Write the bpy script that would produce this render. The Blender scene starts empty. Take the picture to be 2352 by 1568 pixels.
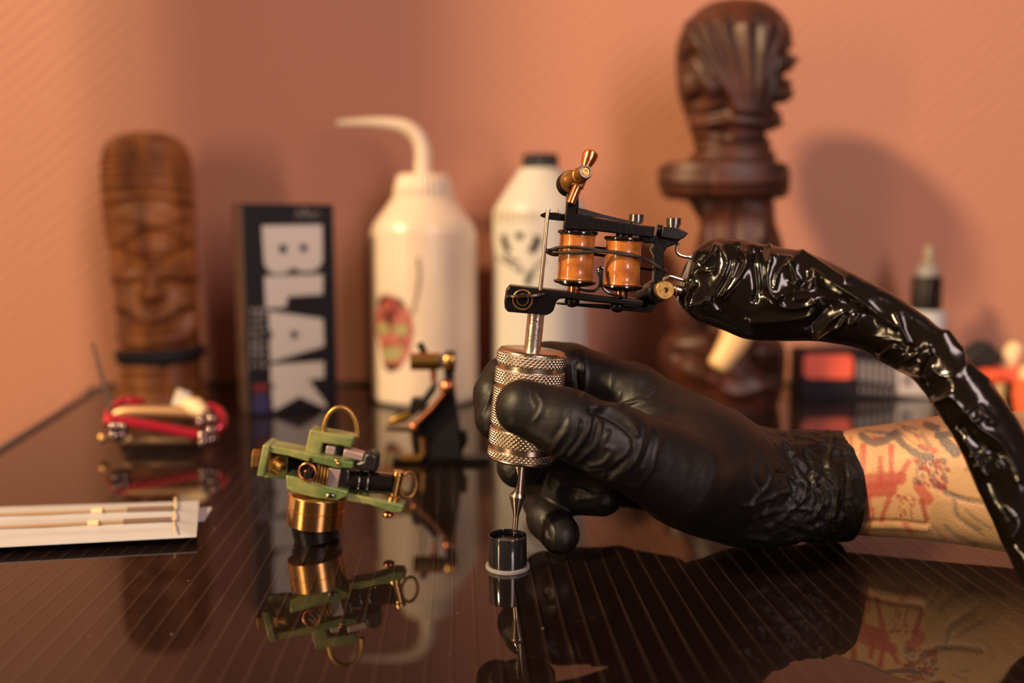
import bpy, math, random
import numpy as np
from mathutils import Vector, Matrix, noise as mnoise

# ---------------------------------------------------------------- camera, world, lights, exposure
S = 0.001                      # everything below is authored in millimetres
F = 2091.0                     # focal length in pixels of the 2352 x 1568 frame
H = 123.0                      # camera height over the table
TH = math.atan(250.0 / F)      # camera pitch
CT, ST = math.cos(TH), math.sin(TH)
scene = bpy.context.scene
col = scene.collection
cd = bpy.data.cameras.new('camera'); cam = bpy.data.objects.new('camera', cd); col.objects.link(cam)
cam.location = (0, 0, H * S); cam.rotation_euler = (math.pi / 2 - TH, 0, 0)
cd.sensor_width = 36; cd.lens = 36 * F / 2352; cd.clip_start = 0.01; cd.clip_end = 30
cd.dof.use_dof = True; cd.dof.focus_distance = 0.327; cd.dof.aperture_fstop = 4.2; cd.dof.aperture_blades = 0
scene.camera = cam
scene.view_settings.view_transform = 'Standard'; scene.view_settings.look = 'None'
scene.view_settings.gamma = 1; scene.view_settings.use_curve_mapping = False
scene.view_settings.exposure = 0.0
w = bpy.data.worlds.new('world'); scene.world = w; w.use_nodes = True
w.node_tree.nodes['Background'].inputs[0].default_value = (0.52, 0.30, 0.24, 1)
w.node_tree.nodes['Background'].inputs[1].default_value = 0.165

def area(name, loc, target, size, power, color, sy=None):
    l = bpy.data.lights.new(name, 'AREA'); l.shape = 'DISK' if sy is None else 'RECTANGLE'; l.size = size * S
    if sy is not None: l.size_y = sy * S
    l.energy = power; l.color = color
    o = bpy.data.objects.new(name, l); col.objects.link(o)
    o.location = Vector(loc) * S
    o.rotation_euler = (Vector(target) - Vector(loc)).to_track_quat('-Z', 'Y').to_euler()
    return o
KEY = (-2330, -956, 1965)
area('warm_lamp', KEY, (100, 600, 60), 330, 158.0, (1.0, 0.70, 0.38))
area('cool_window_light', (700, -850, 760), (20, 600, 100), 330, 16.0, (1.0, 0.76, 0.72), sy=1300)
area('warm_highlight_strip', (-900, -330, 270), (60, 400, 60), 70, 4.2, (1.0, 0.66, 0.36), sy=480)  # added low strip, gives round parts tall warm highlights

# ---------------------------------------------------------------- helpers
def ray(px, py):
    a = (px - 1176) / F; b = (py - 784) / F
    return np.array([a, CT - b * ST, -ST - b * CT])
def P(px, py, Y):
    d = ray(px, py); return np.array([0, 0, H]) + d * (Y / d[1])
def G(px, py):
    d = ray(px, py); return np.array([0, 0, H]) + d * (-H / d[2])
def proj(V):
    V = np.asarray(V, float); z = V[:, 1] * CT - (V[:, 2] - H) * ST; u = V[:, 1] * ST + (V[:, 2] - H) * CT
    return np.stack([1176 + F * V[:, 0] / z, 784 - F * u / z], 1)
def crop(x0, y0, s): return lambda x, y: (x0 + x / s, y0 + y / s)
def nrm(v): v = np.asarray(v, float); return v / (np.linalg.norm(v) + 1e-12)

def tag(o, label=None, cat=None, group=None, kind=None):
    if label: o['label'] = label
    if cat: o['category'] = cat
    if group: o['group'] = group
    if kind: o['kind'] = kind
    return o
def empty(name, loc, label, cat, group=None):
    o = bpy.data.objects.new(name, None); o.empty_display_size = 0.01; col.objects.link(o)
    o.location = Vector([float(c) for c in loc]) * S
    return tag(o, label, cat, group)

class MB:
    def __init__(s): s.v = []; s.f = []; s.n = 0
    def add(s, V, Fc):
        s.v.append(np.asarray(V, float)); s.f += [[i + s.n for i in f] for f in Fc]; s.n += len(V); return s
    def tube(s, pts, r, n=16, cap=True, sq=None):
        pts = [np.asarray(p, float) for p in pts]; m = len(pts)
        if not hasattr(r, '__len__'): r = [r] * m
        T = [nrm(pts[min(i + 1, m - 1)] - pts[max(i - 1, 0)]) for i in range(m)]
        a = np.array([0, 0, 1.0]) if abs(T[0][2]) < .9 else np.array([0, 1.0, 0])
        u = nrm(np.cross(T[0], a)); V = []
        for i in range(m):
            u = nrm(u - T[i] * np.dot(u, T[i])); v = np.cross(T[i], u)
            for k in range(n):
                t = 2 * math.pi * k / n; V.append(pts[i] + r[i] * (math.cos(t) * u + math.sin(t) * v))
        Fc = [[i * n + k, i * n + (k + 1) % n, (i + 1) * n + (k + 1) % n, (i + 1) * n + k] for i in range(m - 1) for k in range(n)]
        if cap: Fc += [list(range(n))[::-1], list(range((m - 1) * n, m * n))]
        return s.add(V, Fc)
    def ring(s, c, nr, R, r, n=40, k=10, R2=None, a0=0, a1=2 * math.pi, up=(0, 0, 1)):
        nr = nrm(nr); v = nrm(np.asarray(up) - nr * np.dot(up, nr)); u = np.cross(v, nr); R2 = R2 or R
        full = abs(a1 - a0 - 2 * math.pi) < 1e-6; V = []; c = np.asarray(c, float)
        for i in range(n):
            t = a0 + (a1 - a0) * i / (n if full else n - 1); d = u * math.cos(t) * R + v * math.sin(t) * R2; e = nrm(d)
            for j in range(k):
                q = 2 * math.pi * j / k; V.append(c + d + r * (math.cos(q) * e + math.sin(q) * nr))
        Fc = [[i * k + j, ((i + 1) % n) * k + j, ((i + 1) % n) * k + (j + 1) % k, i * k + (j + 1) % k] for i in range(n if full else n - 1) for j in range(k)]
        if not full: Fc += [list(range(k)), list(range((n - 1) * k, n * k))[::-1]]
        return s.add(V, Fc)
    def lathe(s, p0, p1, prof, n=48, fn=None):
        """prof: (t mm from p0 along axis, radius)"""
        p0 = np.asarray(p0, float); ax = nrm(np.asarray(p1, float) - p0)
        a = np.array([0, 1.0, 0]) if abs(ax[1]) < .9 else np.array([1.0, 0, 0])
        u = nrm(np.cross(a, ax)); v = np.cross(ax, u)      # u ~ +x for a vertical axis
        V = []
        for (t, r) in prof:
            for k in range(n):
                q = 2 * math.pi * k / n; x, y = r * math.cos(q), r * math.sin(q)
                if fn: x, y = fn(t, x, y)
                V.append(p0 + ax * t + u * x + v * y)
        m = len(prof)
        Fc = [[i * n + k, i * n + (k + 1) % n, (i + 1) * n + (k + 1) % n, (i + 1) * n + k] for i in range(m - 1) for k in range(n)]
        Fc += [list(range(n))[::-1], list(range((m - 1) * n, m * n))]
        return s.add(V, Fc)
    def prism(s, poly, off):
        poly = [np.asarray(p, float) for p in poly]; off = np.asarray(off, float); m = len(poly)
        V = poly + [p + off for p in poly]
        return s.add(V, [list(range(m)), list(range(m, 2 * m))[::-1]] + [[i, i + m, (i + 1) % m + m, (i + 1) % m] for i in range(m)])
    def box(s, c, hx, hy, hz, R=None):
        V = [np.array([x * hx, y * hy, z * hz]) for x in (-1, 1) for y in (-1, 1) for z in (-1, 1)]
        if R is not None: V = [R @ q for q in V]
        V = [q + np.asarray(c, float) for q in V]
        return s.add(V, [[0, 1, 3, 2], [4, 6, 7, 5], [0, 4, 5, 1], [2, 3, 7, 6], [0, 2, 6, 4], [1, 5, 7, 3]])
    def ball(s, c, r, n=20, sc=(1, 1, 1)):
        V = []; c = np.asarray(c, float); m = n // 2 + 1
        for i in range(m):
            a = math.pi * (i + .0001) / (m - 1 + .0002)
            for k in range(n):
                q = 2 * math.pi * k / n
                V.append(c + r * np.array([math.sin(a) * math.cos(q) * sc[0], math.sin(a) * math.sin(q) * sc[1], math.cos(a) * sc[2]]))
        return s.add(V, [[i * n + k, (i + 1) * n + k, (i + 1) * n + (k + 1) % n, i * n + (k + 1) % n] for i in range(m - 1) for k in range(n)])
    def build(s, name, mat, parent=None, bevel=0, label=None, sharp=35, flat=False, colors=None):
        V = np.concatenate(s.v) * S; loc = V.min(0) * .5 + V.max(0) * .5; loc[2] = V[:, 2].min()
        me = bpy.data.meshes.new(name); 
        base = np.array(parent.matrix_world.translation) if parent is not None else np.zeros(3)
        if parent is not None:
            pw = np.zeros(3); q = parent
            while q: pw += np.array(q.location); q = q.parent
            base = pw
        me.from_pydata((V - loc).tolist(), [], s.f); me.update()
        if not flat:
            me.polygons.foreach_set('use_smooth', [True] * len(me.polygons))
            if sharp: me.set_sharp_from_angle(angle=math.radians(sharp))
        if colors is not None:
            ca = me.color_attributes.new('tint', 'FLOAT_COLOR', 'POINT'); ca.data.foreach_set('color', np.asarray(colors, np.float32).ravel())
        me.materials.append(mat)
        o = bpy.data.objects.new(name, me); col.objects.link(o)
        if parent is not None: o.parent = parent; o.location = loc - base
        else: o.location = loc
        if bevel:
            b = o.modifiers.new('bevel', 'BEVEL'); b.width = bevel * S; b.segments = 2; b.limit_method = 'ANGLE'; b.angle_limit = math.radians(40)
        if label: o['label'] = label
        return o

def mat(name, c, rough=.5, metal=0, coat=0, bump=0, bscale=200, c2=None, cscale=60, spec=.5, trans=0, sss=0, ior=1.5, cr=.05, aniso=None, detail=4, brange=(.35, .65), sheen=0, alpha=1):
    m = bpy.data.materials.new(name); m.use_nodes = True; nt = m.node_tree; N = nt.nodes; L = nt.links
    b = N['Principled BSDF']
    b.inputs['Base Color'].default_value = (*c, 1); b.inputs['Roughness'].default_value = rough; b.inputs['Metallic'].default_value = metal
    b.inputs['Coat Weight'].default_value = coat; b.inputs['Coat Roughness'].default_value = cr; b.inputs['Specular IOR Level'].default_value = spec
    b.inputs['Transmission Weight'].default_value = trans; b.inputs['IOR'].default_value = ior; b.inputs['Alpha'].default_value = alpha
    if sss: b.inputs['Subsurface Weight'].default_value = sss; b.inputs['Subsurface Radius'].default_value = (.006, .003, .0015); b.inputs['Subsurface Scale'].default_value = 1
    if sheen: b.inputs['Sheen Weight'].default_value = sheen; b.inputs['Sheen Roughness'].default_value = .5
    tc = N.new('ShaderNodeTexCoord'); mp = N.new('ShaderNodeMapping'); L.new(tc.outputs['Object'], mp.inputs['Vector'])
    if aniso: mp.inputs['Scale'].default_value = aniso
    if c2 is not None:
        n = N.new('ShaderNodeTexNoise'); n.inputs['Scale'].default_value = cscale; n.inputs['Detail'].default_value = detail
        L.new(mp.outputs[0], n.inputs['Vector'])
        r = N.new('ShaderNodeValToRGB'); r.color_ramp.elements[0].position = brange[0]; r.color_ramp.elements[1].position = brange[1]
        r.color_ramp.elements[0].color = (*c, 1); r.color_ramp.elements[1].color = (*c2, 1)
        L.new(n.outputs['Fac'], r.inputs[0]); L.new(r.outputs[0], b.inputs['Base Color'])
    if bump:
        n2 = N.new('ShaderNodeTexNoise'); n2.inputs['Scale'].default_value = bscale; n2.inputs['Detail'].default_value = 3
        L.new(mp.outputs[0], n2.inputs['Vector'])
        bp = N.new('ShaderNodeBump'); bp.inputs['Strength'].default_value = bump; bp.inputs['Distance'].default_value = .0006
        L.new(n2.outputs['Fac'], bp.inputs['Height']); L.new(bp.outputs[0], b.inputs['Normal'])
    return m

def catmull(pts, n):
    pts = np.asarray(pts, float); m = len(pts); out = []
    for s_ in np.linspace(0, m - 1 - 1e-9, n):
        i = int(s_); t = s_ - i
        p0, p1, p2, p3 = pts[max(i - 1, 0)], pts[i], pts[min(i + 1, m - 1)], pts[min(i + 2, m - 1)]
        out.append(.5 * ((2 * p1) + (-p0 + p2) * t + (2 * p0 - 5 * p1 + 4 * p2 - p3) * t * t + (-p0 + 3 * p1 - 3 * p2 + p3) * t ** 3))
    return np.array(out)

def vnormals(V, Q):
    n = np.cross(V[Q[:, 2]] - V[Q[:, 0]], V[Q[:, 3]] - V[Q[:, 1]]); N = np.zeros_like(V)
    for k in range(4): np.add.at(N, Q[:, k], n)
    return N / (np.linalg.norm(N, axis=1, keepdims=True) + 1e-12)

def pdist(p, poly):
    poly = np.asarray(poly, float); d = np.full(len(p), 1e9)
    if len(poly) == 1: return np.linalg.norm(p - poly[0], axis=1)
    for a, b in zip(poly[:-1], poly[1:]):
        ab = b - a; t = np.clip(((p - a) @ ab) / (ab @ ab + 1e-9), 0, 1)
        d = np.minimum(d, np.linalg.norm(p - (a + t[:, None] * ab), axis=1))
    return d

def sculpt(V, Q, strokes, both=False):
    """ridges (+) and grooves (-) along polylines laid on the side of the mesh that faces the front"""
    N = vnormals(V, Q); p = proj(V); view = nrm_rows(V - np.array([0, 0, H])); f = -(N * view).sum(1)
    wgt = np.ones(len(V)) if both else np.clip(f / .25, 0, 1); D = np.zeros(len(V))
    for st in strokes:
        poly, wd, amp = np.asarray(st[0], float), st[1], st[2]; sharp = len(st) > 3
        lo = poly.min(0) - wd * 4; hi = poly.max(0) + wd * 4
        m = np.where(((p > lo) & (p < hi)).all(1) & (wgt > 0))[0]
        if len(m) == 0: continue
        if len(poly) > 2 : poly = catmull(poly, len(poly) * 5)
        d = pdist(p[m], poly)
        k = np.exp(-d / wd) if sharp else np.exp(-(d / wd) ** 2)
        D[m] += amp * k * wgt[m]
    return V + N * D[:, None]
def nrm_rows(A): return A / (np.linalg.norm(A, axis=1, keepdims=True) + 1e-12)

def sweep(st, Y, depth, nl=200, na=96, power=2.0, caps=True, Yend=None):
    """stations [(ax, ay, bx, by[, Y, depth half])] in frame pixels: outline pairs become an oval section"""
    rows = []
    for q in st:
        y = q[4] if len(q) > 4 else Y; dp = q[5] if len(q) > 5 else depth
        a = P(q[0], q[1], y); b = P(q[2], q[3], y); rows.append(np.r_[a, b, dp])
    R = catmull(rows, nl); V = []
    for r in R:
        a, b, dp = r[:3], r[3:6], r[6]; c = (a + b) / 2; u = (a - b) / 2
        if dp < 0: dp = -dp * np.linalg.norm(u)
        t = np.linspace(0, 2 * math.pi, na, endpoint=False); e = 2 / power
        x = np.sign(np.cos(t)) * np.abs(np.cos(t)) ** e; y = np.sign(np.sin(t)) * np.abs(np.sin(t)) ** e
        V.append(c + x[:, None] * u + y[:, None] * np.array([0, dp, 0]))
    V = np.concatenate(V); i, k = np.meshgrid(np.arange(nl - 1), np.arange(na), indexing='ij'); i = i.ravel(); k = k.ravel(); k2 = (k + 1) % na
    Q = np.stack([i * na + k, i * na + k2, (i + 1) * na + k2, (i + 1) * na + k], 1)
    N = vnormals(V, Q); c = V.mean(0)
    if ((V - V.reshape(nl, na, 3).mean(1).repeat(na, 0)) * N).sum() < 0: Q = Q[:, ::-1].copy()
    return V, Q, nl, na
def capfaces(nl, na): return [list(range(na)), list(range((nl - 1) * na, nl * na))[::-1]]

def snets(D, o, h):
    """naive surface nets of the scalar field D (grid origin o, step h)"""
    s = D < 0; nx, ny, nz = D.shape
    c = [s[i:nx - 1 + i, j:ny - 1 + j, k:nz - 1 + k] for i in (0, 1) for j in (0, 1) for k in (0, 1)]
    sm = sum(x.astype(np.int8) for x in c); act = (sm > 0) & (sm < 8); idx = np.argwhere(act)
    vid = np.full(act.shape, -1, np.int64); vid[act] = np.arange(len(idx))
    acc = np.zeros((len(idx), 3)); cnt = np.zeros(len(idx)); co = np.array([(i, j, k) for i in (0, 1) for j in (0, 1) for k in (0, 1)])
    cv = np.stack([D[idx[:, 0] + a, idx[:, 1] + b, idx[:, 2] + d] for a, b, d in co], 1)
    for a in range(8):
        for b in range(a + 1, 8):
            if np.abs(co[a] - co[b]).sum() != 1: continue
            va, vb = cv[:, a], cv[:, b]; m = (va < 0) != (vb < 0); t = va[m] / (va[m] - vb[m])
            acc[m] += co[a] + t[:, None] * (co[b] - co[a]); cnt[m] += 1
    V = (idx + acc / cnt[:, None]) * h + o; Qs = []
    for ax in range(3):
        sl0 = [slice(None)] * 3; sl1 = [slice(None)] * 3; sl0[ax] = slice(0, -1); sl1[ax] = slice(1, None)
        e = s[tuple(sl0)] != s[tuple(sl1)]; ii = np.argwhere(e); b, d = [q for q in range(3) if q != ax]
        ii = ii[(ii[:, b] > 0) & (ii[:, d] > 0) & (ii[:, b] < D.shape[b] - 1) & (ii[:, d] < D.shape[d] - 1)]
        def g(db, dd):
            j = ii.copy(); j[:, b] += db; j[:, d] += dd; return vid[j[:, 0], j[:, 1], j[:, 2]]
        q = np.stack([g(-1, -1), g(0, -1), g(0, 0), g(-1, 0)], 1); ins = s[ii[:, 0], ii[:, 1], ii[:, 2]]
        flip = ins if ax != 1 else ~ins
        q[~flip] = q[~flip][:, ::-1]; Qs.append(q)
    return V, np.concatenate(Qs)

class SDF:
    def __init__(s, lo, hi, h):
        s.o = np.array(lo, float); s.h = h; n = np.ceil((np.array(hi) - s.o) / h).astype(int) + 1
        s.ax = [(s.o[i] + np.arange(n[i]) * h).astype(np.float32) for i in range(3)]; s.D = np.full(n, 50.0, np.float32)
    def blk(s, lo, hi):
        sl = tuple(slice(max(0, int((lo[i] - s.o[i]) / s.h)), max(1, min(len(s.ax[i]), int((hi[i] - s.o[i]) / s.h) + 2))) for i in range(3))
        X = np.meshgrid(*[s.ax[i][sl[i]] for i in range(3)], indexing='ij', sparse=True); return sl, X
    def cone(s, a, b, ra, rb, k=4.0, sub=False, D=None):
        a = np.asarray(a, float); b = np.asarray(b, float); mg = max(ra, rb) + k * 1.5 + 3
        sl, (x, y, z) = s.blk(np.minimum(a, b) - mg, np.maximum(a, b) + mg); ba = (b - a); L2 = ba @ ba + 1e-9
        t = np.clip(((x - a[0]) * ba[0] + (y - a[1]) * ba[1] + (z - a[2]) * ba[2]) / L2, 0, 1)
        d = np.sqrt((x - a[0] - t * ba[0]) ** 2 + (y - a[1] - t * ba[1]) ** 2 + (z - a[2] - t * ba[2]) ** 2) - (ra + (rb - ra) * t)
        T = s.D if D is None else D; c = T[sl]
        if sub:
            h_ = np.maximum(k - np.abs(c + d), 0) / k; T[sl] = np.maximum(c, -d) + h_ * h_ * k * .25
        else:
            h_ = np.maximum(k - np.abs(c - d), 0) / k; T[sl] = np.minimum(c, d) - h_ * h_ * k * .25
    def chain(s, pts, k=3.0, join=4.0):
        """limb of (px, py, Y, r) joints, blended softly inside, joined to the rest by join"""
        T = np.full(s.D.shape, 50.0, np.float32); w = [(P(q[0], q[1], q[2]), q[3]) for q in pts]
        for (a, ra), (b, rb) in zip(w[:-1], w[1:]): s.cone(a, b, ra, rb, k, D=T)
        h_ = np.maximum(join - np.abs(s.D - T), 0) / join; s.D = np.minimum(s.D, T) - h_ * h_ * join * .25
    def mesh(s): return snets(s.D, s.o, s.h)

# ---------------------------------------------------------------- materials
M = {}
M['black_metal'] = mat('black_metal', (.012, .011, .012), .32, .6, bump=.15, bscale=500)
M['steel'] = mat('steel', (.56, .46, .36), .27, 1)
M['chrome'] = mat('chrome', (.30, .22, .21), .05, 1)
M['dark_steel'] = mat('dark_steel', (.2, .18, .17), .25, 1)
M['brass'] = mat('brass', (.72, .43, .14), .28, 1, bump=.1, bscale=600)
M['old_brass'] = mat('old_brass', (.42, .25, .08), .42, 1, bump=.2, bscale=500)
M['copper'] = mat('copper', (.72, .27, .12), .25, 1)
M['green'] = mat('green_enamel', (.34, .34, .12), .38, .15, coat=.3, c2=(.10, .17, .05), cscale=90, bump=.1)
M['black_rubber'] = mat('black_rubber', (.012, .011, .011), .38, bump=.1)
M['black_gloss'] = mat('black_gloss', (.006, .005, .005), .12, coat=.6)
M['coil_wrap'] = mat('coil_wrap', (.52, .17, .026), .35, coat=1, cr=.03, c2=(.27, .07, .010), cscale=260, bump=.12, bscale=300, brange=(.42, .72))
M['white_plastic'] = mat('white_plastic', (.60, .57, .51), .4, sss=.25)
M['ldpe'] = mat('ldpe', (.80, .66, .52), .3, sss=.5, c2=(.70, .57, .45), cscale=25)
M['wood'] = mat('wood', (.46, .17, .04), .5, coat=.12, cr=.3, c2=(.16, .045, .013), cscale=60, aniso=(1, 1, .2), bump=.4, bscale=250, detail=6)
M['dark_wood'] = mat('dark_wood', (.088, .021, .008), .5, coat=.1, cr=.3, c2=(.030, .009, .005), cscale=45, aniso=(1, 1, .25), bump=.4, bscale=200, detail=6)
M['bone'] = mat('bone', (.78, .52, .24), .4)
M['cloth_black'] = mat('cloth_black', (.008, .008, .009), .7)
M['red'] = mat('red_lacquer', (.55, .02, .05), .22, .5, coat=.5)
M['red_paper'] = mat('red_paper', (.85, .12, .06), .45)
M['paper'] = mat('paper', (.50, .52, .55), .5, bump=.25, bscale=150)
M['film'] = mat('clear_film', (.95, .9, .86), .15, trans=.85, alpha=.35)
M['cream'] = mat('cream', (.82, .62, .36), .5)
M['box_dark'] = mat('box_dark', (.008, .006, .011), .6, spec=.25)
M['box_side'] = mat('box_side', (.085, .060, .045), .35, coat=.3)
M['box_white'] = mat('box_white', (.60, .55, .52), .45)
M['box_grey'] = mat('box_grey', (.25, .22, .22), .5)
M['grey_metal'] = mat('grey_metal', (.16, .16, .175), .4, .3)
M['seal'] = mat('seal', (.075, .055, .03), .6)
M['pink_metal'] = mat('pink_metal', (.55, .42, .40), .45, .7)
M['milky'] = mat('milky_plastic', (.40, .37, .37), .3, trans=.4, sss=.2, ior=1.45)
M['clear'] = mat('clear_plastic', (.9, .9, .92), .08, trans=1, ior=1.45)
M['ink'] = mat('ink', (.003, .003, .004), .12, spec=.2)
M['blocker'] = mat('blocker_paint', (.10, .07, .06), .6)
M['floor'] = mat('floor_boards', (.10, .06, .045), .5, c2=(.06, .035, .025), cscale=8)

def wall_material():
    m = mat('wallpaper', (.535, .235, .148), .62); nt = m.node_tree; N = nt.nodes; L = nt.links; b = N['Principled BSDF']
    tc = N.new('ShaderNodeTexCoord'); mp = N.new('ShaderNodeMapping'); mp.inputs['Rotation'].default_value = (0, math.radians(38), 0)
    L.new(tc.outputs['Object'], mp.inputs['Vector'])
    wv = N.new('ShaderNodeTexWave'); wv.bands_direction = 'Z'; wv.inputs['Scale'].default_value = 36; wv.inputs['Distortion'].default_value = 2.5; wv.inputs['Detail'].default_value = 2; wv.inputs['Detail Scale'].default_value = 1.2
    L.new(mp.outputs[0], wv.inputs['Vector'])
    mp2 = N.new('ShaderNodeMapping'); mp2.inputs['Scale'].default_value = (60, 60, 700); L.new(tc.outputs['Object'], mp2.inputs['Vector'])
    n = N.new('ShaderNodeTexNoise'); n.inputs['Scale'].default_value = 1; n.inputs['Detail'].default_value = 2; L.new(mp2.outputs[0], n.inputs['Vector'])
    ad = N.new('ShaderNodeMath'); ad.operation = 'MULTIPLY_ADD'; ad.inputs[1].default_value = .5; L.new(n.outputs['Fac'], ad.inputs[0]); L.new(wv.outputs['Fac'], ad.inputs[2])
    bp = N.new('ShaderNodeBump'); bp.inputs['Strength'].default_value = .25; bp.inputs['Distance'].default_value = .0011
    L.new(ad.outputs[0], bp.inputs['Height']); L.new(bp.outputs[0], b.inputs['Normal'])
    return m
M['wall'] = wall_material()

def table_material():
    m = mat('ribbed_glass_top', (.010, .005, .004), .4, coat=1, cr=.012, spec=.04); nt = m.node_tree; N = nt.nodes; L = nt.links; b = N['Principled BSDF']
    b.inputs['Coat IOR'].default_value = 1.5
    tc = N.new('ShaderNodeTexCoord'); sx = N.new('ShaderNodeSeparateXYZ'); L.new(tc.outputs['Object'], sx.inputs[0])
    def math_(op, a, bb, c=None):
        q = N.new('ShaderNodeMath'); q.operation = op
        for i, v in enumerate((a, bb, c)):
            if v is None: continue
            if hasattr(v, 'links'): L.new(v, q.inputs[i])
            else: q.inputs[i].default_value = v
        return q.outputs[0]
    u = math_('MULTIPLY_ADD', sx.outputs['Y'], .0603, sx.outputs['X'])
    nz = N.new('ShaderNodeTexNoise'); nz.inputs['Scale'].default_value = 6; L.new(tc.outputs['Object'], nz.inputs['Vector'])
    u = math_('MULTIPLY_ADD', nz.outputs['Fac'], .0035, u)
    ph = math_('MULTIPLY', u, 2 * math.pi / .0071)
    c = math_('COSINE', ph, 0)
    r = math_('POWER', math_('MULTIPLY_ADD', c, .5, .5), 16.0)     # narrow ribs
    bp = N.new('ShaderNodeBump'); bp.inputs['Strength'].default_value = .9; bp.inputs['Distance'].default_value = .0012
    L.new(r, bp.inputs['Height']); L.new(bp.outputs[0], b.inputs['Normal'])
    mx = N.new('ShaderNodeMix'); mx.data_type = 'RGBA'; mx.inputs[6].default_value = (.006, .003, .003, 1); mx.inputs[7].default_value = (.042, .026, .020, 1)
    n2 = N.new('ShaderNodeTexNoise'); n2.inputs['Scale'].default_value = 25; L.new(tc.outputs['Object'], n2.inputs['Vector'])
    L.new(math_('MULTIPLY', r, n2.outputs['Fac']), mx.inputs[0])
    vo = N.new('ShaderNodeTexVoronoi'); vo.inputs['Scale'].default_value = 150; L.new(tc.outputs['Object'], vo.inputs['Vector'])
    wn = N.new('ShaderNodeTexWhiteNoise'); L.new(vo.outputs['Position'], wn.inputs['Vector'])
    dot = math_('MULTIPLY', math_('LESS_THAN', vo.outputs['Distance'], .045), math_('GREATER_THAN', wn.outputs['Value'], .86))
    m2 = N.new('ShaderNodeMix'); m2.data_type = 'RGBA'; m2.inputs[7].default_value = (.55, .48, .42, 1)
    L.new(mx.outputs[2], m2.inputs[6]); L.new(dot, m2.inputs[0]); L.new(m2.outputs[2], b.inputs['Base Color'])
    return m
M['table'] = table_material()
# ---------------------------------------------------------------- setting
WY = 737.0
def slab(name, lo, hi, m, kind='structure', parent=None, bevel=0, label=None):
    lo = np.array(lo, float); hi = np.array(hi, float)
    o = MB().box((lo + hi) / 2, *((hi - lo) / 2)).build(name, m, parent, bevel=bevel, flat=not bevel, label=label)
    if kind: o['kind'] = kind
    return o
slab('wall_back', (-2500, WY, -740), (2500, WY + 100, 1700), M['wall'])
slab('floor', (-2500, -1500, -760), (2500, WY + 100, -740), M['floor'])

tb = empty('table', (100, 350, -740), 'large table with a glossy dark brown ribbed glass top that carries everything', 'table')
TL0, TL1 = G(-260, 1200), G(228, 893)
tp = [(TL0[0], TL0[1] - 30), (TL1[0] - 2, TL1[1] - 30), (TL1[0] + 1, TL1[1] - 12), (TL1[0] + 10, WY - 8), (620, WY - 8), (620, -60), (-310, -60), (TL0[0], -60)]
LA, LB = G(0, 1040), G(215, 905); sl_ = (LA[0] - LB[0]) / (LA[1] - LB[1]); TX = LB[0] + sl_ * (60 - LB[1])
tp = [(TX, 60), (LB[0], LB[1]), (TL1[0] - 1, TL1[1] - 12), (TL1[0] + 6, WY - 10), (620, WY - 10), (620, 60)]
m_ = MB(); m_.prism([(x, y, -12) for x, y in tp], (0, 0, 12)); 
tt = m_.build('table_top', M['table'], tb, bevel=.8, flat=False)
e = MB(); e.tube([(TX - 2.5, 60, -1), (LB[0] - 2.5, LB[1], -1), (TL1[0] - 3.5, TL1[1] - 12, -1), (TL1[0] + 4, WY - 9.5, -1)], 3.4, 16).build('edge_band', M['grey_metal'], tb)
e = MB(); e.box((150, WY - 5, -2), 470, 4.5, 4.5).build('rear_strip', M['seal'], tb, bevel=1.2)
for x in (-220, 560):
    for y in (120, 660): MB().box((x, y, -376), 20, 20, 364).build('leg', M['grey_metal'], tb, bevel=1)

# tall cabinet added out of view to shade the middle of the wall
k = np.array(KEY, float); A_ = np.array([-280, WY, 150]); B_ = np.array([-50, WY, 150]); s_ = .20
ca, cb = A_ + (k - A_) * s_, B_ + (k - B_) * s_
blocker_root = empty('wall_shade_blocker', (ca[0] - 60, ca[1] - 10, -740), 'tall narrow dark painted cabinet added out of view to shade the wall', 'blocker')
c_ = MB(); d_ = nrm([cb[0] - ca[0], cb[1] - ca[1], 0]); 
wd = np.linalg.norm((cb - ca)[:2])
R_ = np.array([[d_[0], -d_[1], 0], [d_[1], d_[0], 0], [0, 0, 1.0]])
cc = (ca + cb) / 2; cc[2] = 80
MB().box(cc, wd / 2, 20, 820, R_).build('body', M['blocker'], blocker_root, bevel=2)
MB().box(cc + R_ @ np.array([0, -22, 0]), wd / 2 - 8, 2, 800, R_).build('blocker_front', M['blocker'], blocker_root, bevel=1)
MB().ball(cc + R_ @ np.array([wd / 2 - 18, -28, 60]), 6).build('blocker_knob', M['brass'], blocker_root)

# ---------------------------------------------------------------- carved wooden figures
c1 = crop(180, 280, 2.119)
def pl(c, *pts): return [c(*p) for p in pts]
st = []
for (l, r, y) in [(318, 330, 64), (262, 400, 68), (200, 462, 88), (158, 505, 120), (134, 532, 180), (128, 545, 260), (130, 552, 340), (136, 556, 430), (146, 560, 520), (158, 562, 600),
                  (176, 563, 660), (172, 566, 730), (178, 566, 790), (200, 566, 850), (205, 572, 930), (212, 578, 1020), (218, 582, 1100), (218, 588, 1200), (216, 596, 1280), (206, 606, 1335), (206, 606, 1362)]:
    a = c1(l, y); b = c1(r, y); st.append((a[0], a[1], b[0], b[1], 668, -.86))
V, Q, nl, na = sweep(st, 668, -1, 420, 200, 2.4)
strokes = [(pl(c1, (120, y), (340, y - 14), (560, y + 6)), 4, -1.3) for y in (175, 205, 235, 270, 300)]
strokes += [(pl(c1, (120, 352), (250, 335), (400, 340), (560, 372)), 6, -2.2), (pl(c1, (130, 430), (270, 395), (420, 400), (560, 440)), 5, -1.8), (pl(c1, (135, 390), (340, 368), (560, 405)), 10, 1.2)]
for a in range(-5, 6): strokes.append((pl(c1, (355 + a * 16, 520 - abs(a) * 3), (355 + a * 38, 440 + abs(a) * 8)), 5, 1.3)); 
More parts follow.
